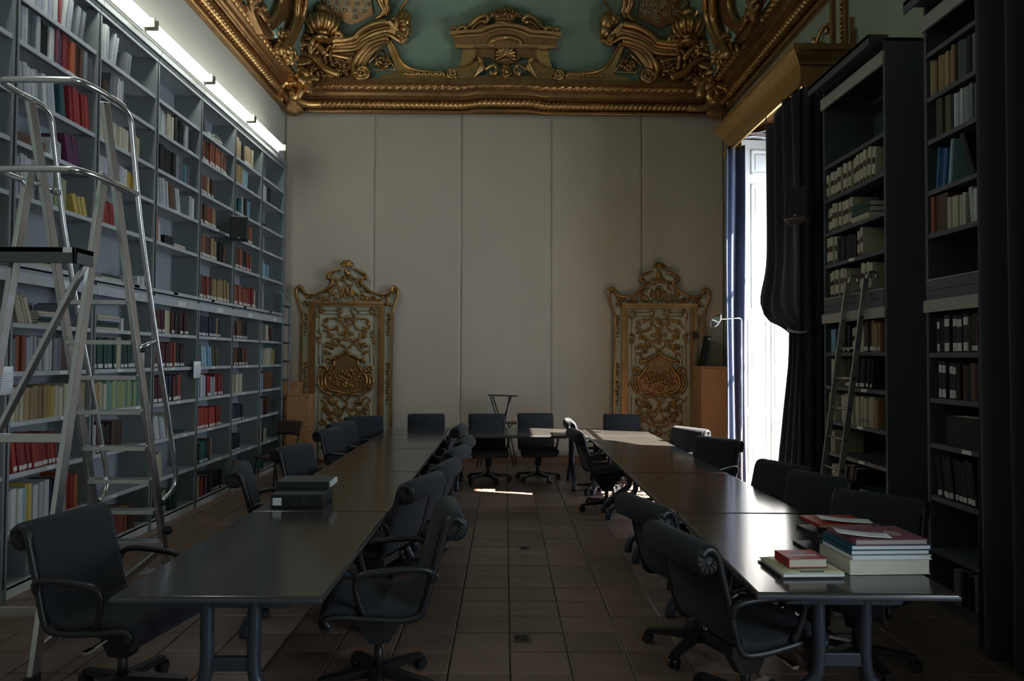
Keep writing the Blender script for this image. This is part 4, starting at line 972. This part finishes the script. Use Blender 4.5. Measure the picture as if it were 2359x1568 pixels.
# ================================================================== plywood chair and slim stand by the back wall
pc = thing('plywood_chair', (-3.02, 9.02, 0), R(-118-90), 'brown plywood chair on thin black legs beside the grey bookcases', 'chair')
MB().grid(8, 6, lambda u, v: Vector(((u-.5)*.40, -.20+.40*v, .445-.012*math.cos((v-.4)*4)-.01*math.cos((u-.5)*4)))).build('seat', plyd, pc, True, solid=.012)
MB().grid(8, 5, lambda u, v: Vector(((u-.5)*.42, -.215-.05*math.cos((u-.5)*2.6)-.05*v, .70+.19*v))).build('backrest', plyd, pc, True, solid=.012)
for s in (-1, 1):
    MB().tube(crom([(s*.19, .19, .008), (s*.17, .16, .3), (s*.165, .14, .43)], 4), .011, 8).build('leg', blackm, pc, True)
    MB().tube(crom([(s*.20, -.24, .008), (s*.175, -.19, .3), (s*.17, -.21, .5), (s*.17, -.262, .74), (s*.17, -.28, .84)], 4), .011, 8).build('leg', blackm, pc, True)
    MB().tube([(s*.168, .15, .425), (s*.17, -.20, .425)], .010, 8).build('seat_rail', blackm, pc, True)
st = thing('slim_stand', (-.07, 11.05, 0), 0, 'slim dark metal stand with small flat top against the middle fabric panel', 'stand')
MB().box((-.235, -.10, 1.135), (.235, .10, 1.152), Matrix.Rotation(R(1.6), 4, 'Y')).build('top_board', blackm, st, bevel=.003)
for x0, x1 in ((-.165, -.045), (-.125, .0), (.17, .03), (.14, .065)): MB().tube([(x0, -.03, 1.13), (x1, .0, .72)], .010, 8).build('strut', blackm, st, True)
MB().box((-.20, -.16, .70), (.26, .12, .715)).build('lower_shelf', blackm, st, bevel=.003)
for x0, y0, x1 in ((-.385, -.12, -.15), (-.33, .1, -.12), (.22, -.12, .06), (.26, .1, .12)): MB().tube([(x0, y0, .008), (x1, y0*.5, .70)], .010, 8).build('leg', blackm, st, True)
MB().tube(crom([(.21, -.1, .70), (.16, -.1, .66), (.14, -.1, .61), (.17, -.1, .56)], 4), .008, 6).build('hook', blackm, st, True)
# ================================================================== stepladder at the left
LX, LY = -2.74, 4.45
ld = thing('platform_stepladder', (LX, LY, 0), 0, 'tall aluminium platform stepladder with guard rails before the grey bookcases', 'ladder')
def lp(x, y, z): return (x-LX, y-LY, z)
XA, XB = -2.97, -2.51      # left and right rail planes
def frontY(z): return 5.214-.2857*(z+.065)
def rearY(z): return 4.254-(2.883-z)*.1903
for X in (XA, XB):
    s = 1 if X == XB else -1
    MB().bar(lp(X, frontY(.03), .03), lp(X, frontY(3.33), 3.33), .030, .066, (0, 1, 0)).build('front_rail', alum, ld, bevel=.004)
    MB().bar(lp(X, rearY(.03), .03), lp(X, rearY(2.88), 2.88), .030, .066, (0, 1, 0)).build('rear_rail', alum, ld, bevel=.004)
    MB().box(lp(X-.022, frontY(0)-.045, 0), lp(X+.022, frontY(0)+.045, .05)).build('foot', blackp, ld, bevel=.006)
    MB().box(lp(X-.022, rearY(0)-.045, 0), lp(X+.022, rearY(0)+.045, .05)).build('foot', blackp, ld, bevel=.006)
    hp = [(X, 5.06, .69), (X+.02*s, 5.17, .749), (X+.03*s, 5.19, .87), (X+.03*s, 5.08, 1.255), (X+.03*s, 4.86, 1.904), (X+.03*s, 4.64, 2.63), (X+.03*s, 4.53, 3.125), (X+.03*s, 4.49, 3.30), (X+.03*s, 4.40, 3.36), (X+.03*s, 4.18, 3.36)]
    MB().tube([lp(*p) for p in crom(hp, 6)], .018, 10).build('hand_rail', alum, ld, True)
    MB().tube([lp(X, frontY(1.80), 1.80), lp(X+.03*s, 4.89, 1.86)], .015, 8).build('rail_bracket', alum, ld, True)
    MB().ball(lp(X+.02*s, frontY(1.80)+.04, 1.79), .019, 1, 1, 8, 6).build('bracket_knob', blackp, ld, True)
    MB().tube([lp(X, frontY(2.83), 2.83), lp(X+.03*s, 4.59, 2.85)], .014, 8).build('rail_bracket', alum, ld, True)
    MB().ball(lp(X+.02*s, 5.04, .68), .021, 1, 1, 8, 6).build('bracket_knob', blackp, ld, True)
for z, ye in ((3.36, 4.29), (2.835, 4.58)):
    hoop = [(XB+.03, ye, z), (XB+.03, 4.18, z), (XB, 4.01, z), (XB-.09, 3.98, z), (XA+.09, 3.98, z), (XA, 4.01, z), (XA-.03, 4.18, z), (XA-.03, ye, z)]
    MB().tube([lp(*p) for p in crom(hoop, 6)], .019, 10).build('guard_hoop', alum, ld, True)
for z in (.155, .397, .639, .87, 1.112, 1.37, 1.6125, 1.8545, 2.1185):
    y = frontY(z); MB().box(lp(XA+.012, y-.055, z-.03), lp(XB-.012, y+.05, z)).build('tread', alum, ld, bevel=.003)
MB().box(lp(XA-.02, 3.96, 2.344), lp(XB+.02, 4.136, 2.377)).box(lp(XA-.02, 3.96, 2.284), lp(XB+.02, 3.98, 2.377)).box(lp(XA-.02, 3.96, 2.284), lp(XA, 4.136, 2.377)).box(lp(XB, 3.96, 2.284), lp(XB+.02, 4.136, 2.377)).build('platform', M('platform_grey', (.10, .105, .11), .5, .3), ld, bevel=.004)
MB().box(lp(XB-.05, 3.954, 2.344), lp(XB+.0, 3.961, 2.375)).build('platform_label', whitem, ld)
MB().bar(lp(XB, 4.09, 2.30), lp(XA+.06, rearY(1.29), 1.29), .024, .05, (0, 1, 0)).build('diagonal_brace', alum, ld, bevel=.003)
for z in (1.277, .36): MB().bar(lp(XA+.02, rearY(z), z), lp(XB-.01, rearY(z), z), .03, .05).build('rear_crossbar', alum, ld, bevel=.003)
MB().bar(lp(XB, frontY(.34), .34), lp(XB, rearY(.16), .16), .025, .05).build('base_bar', alum, ld, bevel=.003)
MB().ball(lp(XB+.035, frontY(.47)+.02, .47), .034, .7, 1, 10, 8).build('wheel', blackp, ld, True)
# ladder on the right, leaning on the dark bookcase
l2 = thing('leaning_ladder', (2.76, 5.97, 0), 0, 'narrow metal ladder leaning on the dark bookcase at the right', 'ladder')
for y in (-.155, .155):
    MB().bar((0, y, .0), (.33, y, 2.45), .018, .05, (1, 0, 0)).build('rail', M('ladder_steel', (.40, .38, .34), .35, .8), l2, bevel=.003)
    MB().tube(crom([(.33, y, 2.44), (.36, y, 2.50), (.41, y, 2.50), (.42, y, 2.45)], 5), .010, 8).build('hook', chrome, l2, True)
for i in range(8):
    z = .28+.262*i; x = .33*z/2.45; MB().tube([(x, -.155, z), (x, .155, z)], .011, 8).build('rung', MATS['ladder_steel'], l2, True)
    MB().ball((x, -.165, z), .014, 1, 1, 8, 6).build('rung_end', blackp, l2, True)
# slim ladder at the far end of the grey bookcases
l3 = thing('hanging_ladder', (-3.44, 10.66, 0), 0, 'slim dark ladder hanging on the last grey bookcase bay', 'ladder')
for y in (-.15, .15):
    MB().tube(crom([(.02, y, .03), (.02, y, 1.4), (.02, y, 2.55), (.0, y, 2.70), (-.05, y, 2.74), (-.10, y, 2.70)], 5), .012, 8).build('rail', greyd, l3, True)
for i in range(9):
    z = .25+.285*i; MB().tube([(.02, -.16, z), (.02, .16, z)], .014, 8).build('rung', blackm, l3, True)
# ================================================================== cabinets
def cabinet(loc, sx, sy, h, label, nm='beech_cabinet'):
    t = thing(nm, loc, 0, label, 'cabinet')
    MB().box((0, .02, 0), (sx, sy, h-.025)).build('carcass', beech, t, bevel=.003)
    MB().box((-.008, 0, h-.025), (sx+.008, sy, h)).build('top', beech, t, bevel=.004)
    d = MB().box((.004, .0, .08), (sx-.004, .018, h-.03)).build('door', beech, t, bevel=.003)
    MB().tube([(sx-.05, -.01, h*.55), (sx-.05, -.01, h*.55+.1)], .006, 8).build('handle', chrome, d, True)
    MB().box((sx-.03, -.003, h-.07), (sx-.012, .001, h-.052)).build('lock', chrome, d)
    return t
cabinet((3.07, 10.66, 0), .53, .68, 1.635, 'beech cabinet between the right gilt door and the navy curtain')
cabinet((-3.70, 11.02, 0), .36, .36, 1.335, 'taller beech cabinet in the far left corner')
cabinet((-3.42, 10.72, 0), .36, .28, 1.16, 'lower beech cabinet beside the left gilt door')
fo = thing('leaning_folder', (3.20, 11.10, 1.637), 0, 'long black folder leaning on top of the right beech cabinet', 'folder')
MB().box((0, 0, 0), (.055, .22, .50), Matrix.Rotation(R(12), 4, 'Y')).build('cover', blackp, fo, bevel=.004)
MB().box((.004, -.004, .44), (.05, .0, .47), Matrix.Rotation(R(12), 4, 'Y')).build('spine_tab', whitem, fo)
ro = thing('thin_rod', (3.13, 11.2, 1.637), 0, 'thin upright rod with clamp standing on the right beech cabinet', 'rod')
MB().tube([(0, 0, 0), (0, 0, .5)], .009, 8).build('shaft', M('rod_grey', (.25, .22, .2), .4, .5), ro, True)
MB().box((-.03, -.03, .44), (.03, .03, .52)).box((-.05, -.02, .50), (.02, .02, .56)).build('clamp', blackp, ro, bevel=.008)
# ================================================================== floor lamp by the window
fl_ = thing('floor_lamp', (3.115, 8.98, 0), 0, 'chrome floor lamp with adjustable head before the navy curtain', 'lamp')
MB().lathe([(0, 0), (.14, 0), (.145, .012), (.13, .025), (.02, .035), (.0, .035)], 24).build('base', chrome, fl_, True)
MB().tube([(0, 0, .03), (0, 0, 2.22)], .011, 10).build('pole', chrome, fl_, True)
MB().tube(crom([(0, 0, 2.20), (0, 0, 2.26), (-.03, 0, 2.29), (-.14, 0, 2.288), (-.30, 0, 2.275)], 6), .009, 8).build('arm', chrome, fl_, True)
hm = Matrix.Translation((-.36, -.02, 2.26)) @ Matrix.Rotation(R(-62), 4, 'Y') @ Matrix.Rotation(R(20), 4, 'X')
MB().lathe([(.0, .05), (.03, .048), (.06, .03), (.105, .0), (.112, -.008), (.10, -.004), (.05, .022), (0, .03)], 20, hm).build('lamp_head', chrome, fl_, True)
MB().ball(hm @ Vector((0, 0, .01)), .028, 1, 1, 10, 8).build('bulb', whitem, fl_, True)
MB().ball((-.29, 0, 2.275), .02, 1, 1, 10, 8).build('joint', blackp, fl_, True)
# ================================================================== curtains
def curtain(name, label, path, ztop, zbot, mat, wfun, th=.012, nz=26):
    """path: crom-sampled plan curve u->(x,y); wfun(u,v)->(dx,dy,dz) pleat offsets"""
    n = 90
    def f(u, v):
        x, y = path(u, v); dx, dy = wfun(u, v); return Vector((x+dx, y+dy, zbot(u)+(ztop(u)-zbot(u))*v))
    t = thing(name, f(.5, 0), 0, label, 'curtain')
    o = t.location.copy()
    MB().grid(n, nz, lambda u, v: f(u, v)-o).build('drape', mat, t, True, solid=th)
    return t
t1 = curtain('navy_curtain', 'navy curtain bunched at the far side of the sunlit window', lambda u, v: (2.97+.27*u, 9.12+.10*math.sin(u*PI)+.10*u), lambda u: 4.66, lambda u: .02, navyc, lambda u, v: (.02*math.sin(v*5+u*3)*(1-v), .045*math.sin(u*2*PI*1.8+.4*math.sin(v*4))))
MB().tube([(.1, -.1, 4.62), (.1, .2, 4.62)], .006, 6).build('hook_tape', blackp, t1, True)
def tied(u, v):
    z = .02+4.6*v
    # right edge stays near the wall end; left edge hangs free, is gathered at the tie and falls back below
    zt_ = 2.06
    if z > zt_:
        k = (z-zt_)/(4.62-zt_); w = .16+.78*min(1, (k*3.4))**.8 if k > .04 else .14+.55*k/.04*.3
        w = .15 + (.80)*(1-math.exp(-max(0, z-2.14)*11))*(.96+.04*k)
    else:
        k = (zt_-z)/zt_; w = .15+.58*k**.75
    sagx = -.10*math.exp(-((z-2.35)/.35)**2)
    y = 7.06+w*u
    return (3.06+sagx*u+.05*(1-u), y)
t2 = curtain('tied_black_curtain', 'black curtain tied back at the near side of the window', tied, lambda u: 4.62-.16*max(0, math.sin((u-.55)*7))*(u > .55), lambda u: .02, blackc, lambda u, v: (.035*math.sin(u*2*PI*4.2+math.sin(v*3))*(.35+abs(v-.45))+.012*math.sin(u*31+v*5)*v, .0), nz=60)
tb_ = MB(); k0 = t2.location
tb_.tube([Vector((3.06+.085*math.cos(a), 7.13+.12*math.sin(a), 2.06+.03*math.sin(a)))-k0 for a in [2*PI*i/20 for i in range(20)]], .014, 6, closed=True)
tb_.build('tie_band', M('tie_cord', (.30, .28, .30), .7), t2, True)
curtain('black_curtain_return', 'black curtain fall between the tied curtain and the dark bookcase', lambda u, v: (3.06+.55*u, 7.06-.03*u), lambda u: 4.60, lambda u: .02, blackc, lambda u, v: (0, .04*math.sin(u*2*PI*5)))
curtain('black_curtain_near', 'nearest black curtain hanging full height at the right picture edge', lambda u, v: (2.90+.03*math.sin(u*3), 4.19-2.3*u), lambda u: 5.6, lambda u: .01, blackc, lambda u, v: (.055*math.sin(u*2*PI*11+.5*math.sin(v*3)), .02*math.sin(u*40)))
# ================================================================== loudspeakers
def speaker(loc, rz, w, d, h, label, tilt=0):
    t = thing('loudspeaker', loc, rz, label, 'speaker'); t.rotation_euler = (tilt, 0, rz)
    MB().box((-w/2, -d, 0), (w/2, 0, h)).build('cabinet', blackp, t, bevel=.02, seg=3)
    MB().box((-w/2+.015, -d-.006, .015), (w/2-.015, -d+.005, h-.015)).build('grille', M('speaker_grille', (.02, .02, .022), .8, 0, .3, 200, .6, 600), t, bevel=.008)
    MB().box((-.03, 0, h*.4), (.03, .08, h*.6)).build('bracket', blackm, t)
    MB().box((-.012, -d-.008, .02), (.012, -d-.005, .03)).build('badge', whitem, t)
    return t
speaker((-3.36, 8.60, 3.19), R(18), .215, .16, .30, 'black loudspeaker mounted on the grey bookcases')
speaker((2.99, 6.88, 3.12), R(-40), .24, .18, .34, 'dark loudspeaker on the tied black curtain side of the bookcase', R(-14))
# ================================================================== notices hung on the bookcases
def notice(px, label, x, sz):
    t = thing('paper_notice', (x, px[0], px[1]), R(90), label, 'notice')
    MB().grid(4, 4, lambda u, v: Vector(((u-.5)*sz[0], -.004-.008*math.sin(v*2.5)*u, v*sz[1]))).build('sheet', paperm, t, True, solid=.001)
    for k in range(7): MB().box((-sz[0]*.36, -.0155, sz[1]*(.2+.09*k)), (sz[0]*(.36-.1*(k % 3)), -.0145, sz[1]*(.2+.09*k)+.004)).build('text_line', M('print_grey', (.45, .46, .48), .8), t)
    return t
notice((7.83, 1.50), 'white paper notice hung on the upright beside the red books', -3.52, (.17, .19))
notice((4.83, 1.47), 'white paper notice on the upright at the left picture edge', -3.52, (.16, .20))
# ================================================================== floor outlets in the aisle
for (x, y, lb) in ((.194, 6.336, 'small round floor socket farther along the aisle'), (.116, 4.309, 'square floor socket nearest to us in the aisle')):
    t = thing('floor_socket', (x, y, 0), 0, lb, 'socket')
    MB().box((-.055, -.055, .0005), (.055, .055, .004)).build('frame', M('socket_metal', (.10, .085, .07), .4, .6), t, bevel=.002)
    MB().tube([(0, 0, .004), (0, 0, .007)], .04, 20).build('cover', M('socket_cover', (.06, .055, .05), .35, .6), t, True)
    MB().bar((-.028, 0, .0075), (.028, 0, .0075), .006, .002).build('slot', blackm, t)
# ================================================================== things on the tables
def hardback(name, loc, rz, w, d, h, cover, label, group=None, pg=pagem, cat='book', spine='x-'):
    """book lying flat: spine along local -x side"""
    t = thing(name, loc, rz, label, cat, group); e = .003
    MB().box((0, 0, 0), (w, d, e)).box((0, 0, h-e), (w, d, h)).box((0, 0, 0), (e*1.3, d, h)).build('cover', cover, t, bevel=.0012)
    MB().box((e*1.3, .005, e), (w-.006, d-.005, h-e)).build('page_block', pg, t)
    return t
def cov(n, c, r=.45): return M(n, c, r, 0, .12, 12)
# box files on the left row
b1 = thing('box_file', (-1.56, 4.60, TZ+.001), R(2), 'black box file lying on the left row, the front one with a white label', 'box file', 'black box files')
MB().box((0, 0, 0), (.345, .30, .085)).build('case', M('file_black', (.016, .018, .02), .5), b1, bevel=.004)
MB().box((-.0, .004, .079), (.35, .30, .09)).build('lid', M('file_lid', (.045, .05, .05), .5), b1, bevel=.003)
MB().box((.012, -.002, .016), (.07, .001, .066)).build('spine_label', paperm, b1)
for k in range(3): MB().box((.21+.012*k, -.0012, .02), (.216+.012*k, .0005, .065)).build('gilt_line', M('file_print', (.07, .07, .075), .5), b1)
b2 = thing('box_file', (-1.575, 4.745, TZ+.092), R(2.5), 'black box file lying behind, on top, with papers spilling out', 'box file', 'black box files')
MB().box((0, 0, 0), (.36, .24, .012)).box((0, 0, .012), (.36, .02, .05)).build('case', MATS['file_black'], b2, bevel=.002)
MB().box((0, .0, .05), (.36, .24, .058)).build('lid', MATS['file_lid'], b2, bevel=.003)
MB().box((.05, .022, .013), (.372, .235, .049)).build('paper_stack', paperm, b2, bevel=.002)
# right row: red book on a folder of papers
z0 = TZ+.0015
fd = thing('paper_folder', (1.275, 3.165, z0), R(2), 'pale folder of loose papers under the small red book', 'folder')
MB().box((.0, .0, 0), (.30, .26, .006)).build('back_cover', cov('folder_dark', (.03, .03, .035)), fd)
MB().box((.01, -.008, .006), (.30, .25, .020)).build('sheets', paperm, fd, bevel=.003)
MB().grid(6, 6, lambda u, v: Vector((.004+.30*u, -.004+.255*v, .0225+.006*math.sin(u*3)*math.sin(v*2)))).build('front_cover', cov('folder_pale', (.62, .60, .40)), fd, True, solid=.002)
MB().box((.10, .004, .024), (.21, .016, .0285)).build('blue_strip', cov('blue_strip', (.03, .07, .12)), fd)
rbk = hardback('red_book', (1.335, 3.215, z0+.0315), R(3), .19, .15, .042, cov('red_cover', (.36, .012, .02)), 'thick small red book with white lettering on the paper folder')
for k, (a, b, c_) in enumerate(((.03, .165, .045), (.025, .17, .062), (.06, .125, .10), (.055, .13, .088))):
    m_ = MB(); n_ = 9 if k < 2 else 5
    for j in range(n_): m_.box((a+(b-a)*j/n_, c_, .0421), (a+(b-a)*(j+.72)/n_, c_+.011, .0425))
    m_.build('lettering', paperm if k < 2 else cov('pale_blue_print', (.3, .32, .45)), rbk)
# near pile
nb = [(.395, .30, .072, 'Bone', (.56, .50, .40), 'thick pale book at the bottom of the near pile'), None]
bx, by = 1.622, 3.212
p0 = hardback('pile_book', (bx, by, z0), R(2.5), .393, .285, .070, cov('pale_cover', (.66, .61, .52)), 'thick pale volume at the bottom of the near book pile', 'near book pile', cov('pale_pages', (.70, .66, .57)))
p1 = hardback('pile_book', (bx+.01, by-.004, z0+.0715), R(2), .385, .28, .020, paperm, 'loose white papers with curled edge, second from bottom in the near pile', 'near book pile', paperm, 'papers')
p2 = hardback('pile_book', (bx+.006, by+.0, z0+.0925), R(2.5), .385, .27, .022, cov('teal_cover', (.02, .10, .15)), 'white-paged book with teal cover in the near pile', 'near book pile', paperm)
p3 = hardback('pile_book', (bx+.008, by+.0, z0+.1155), R(2.2), .39, .27, .022, cov('teal_cover2', (.02, .12, .18)), 'blue-covered thin book under the pink one in the near pile', 'near book pile', paperm)
p4 = hardback('pile_book', (bx+.03, by+.004, z0+.1385), R(2.5), .355, .265, .024, cov('pink_cover', (.27, .10, .13)), 'pinkish softcover book on top of the near pile', 'near book pile', cov('grey_pages', (.42, .40, .36)))
MB().ball((.25, .12, .0245), .035, 1.4, .04, 12, 6).build('cover_emblem', cov('emblem', (.42, .36, .33)), p4, True)
nt_ = thing('loose_note', (bx+.03, by+.05, z0+.164), R(-14), 'white folded note lying on the near book pile', 'paper')
MB().grid(8, 4, lambda u, v: Vector((-.06+.24*u, .0+.10*v, .002+.016*(1-u)*(1-u)+.006*u*u))).build('sheet', paperm, nt_, True, solid=.001)
# far pile
fx, fy = 1.60, 3.52
fp_ = [(.0, .0, .42, .26, .012, (.02, .02, .022), 'flat black folder at the bottom of the far pile'), (.09, -.02, .30, .24, .026, (.03, .035, .03), 'dark book just above the black folder in the far pile'), (.07, .06, .30, .22, .024, (.10, .11, .08), 'olive-paged book in the middle of the far pile'), (.05, .10, .28, .20, .024, (.02, .022, .03), 'black-covered book third from top in the far pile'), (.10, .0, .33, .22, .030, (.05, .045, .05), 'dark hardback with cream pages near the top of the far pile'), (.06, .09, .30, .22, .018, (.40, .035, .02), 'bright red book on top of the far pile')]
z = z0
for i, (dx, dy, w_, d_, h_, c_, lb) in enumerate(fp_):
    hardback('pile_book', (fx+dx, fy+dy, z), R([2, 4, 1, 6, -2, 3][i]), w_, d_, h_, cov('far_cover_%d' % i, c_), lb, 'far book pile', cov('old_pages', (.30, .29, .20))); z += h_+.001
n2 = thing('loose_note', (fx+.17, fy+.12, z+.001), R(-12), 'white folded note lying on the far book pile', 'paper')
MB().grid(8, 4, lambda u, v: Vector((-.08+.26*u, .0+.10*v, .002+.016*(1-u)*(1-u)+.006*u*u))).build('sheet', paperm, n2, True, solid=.001)
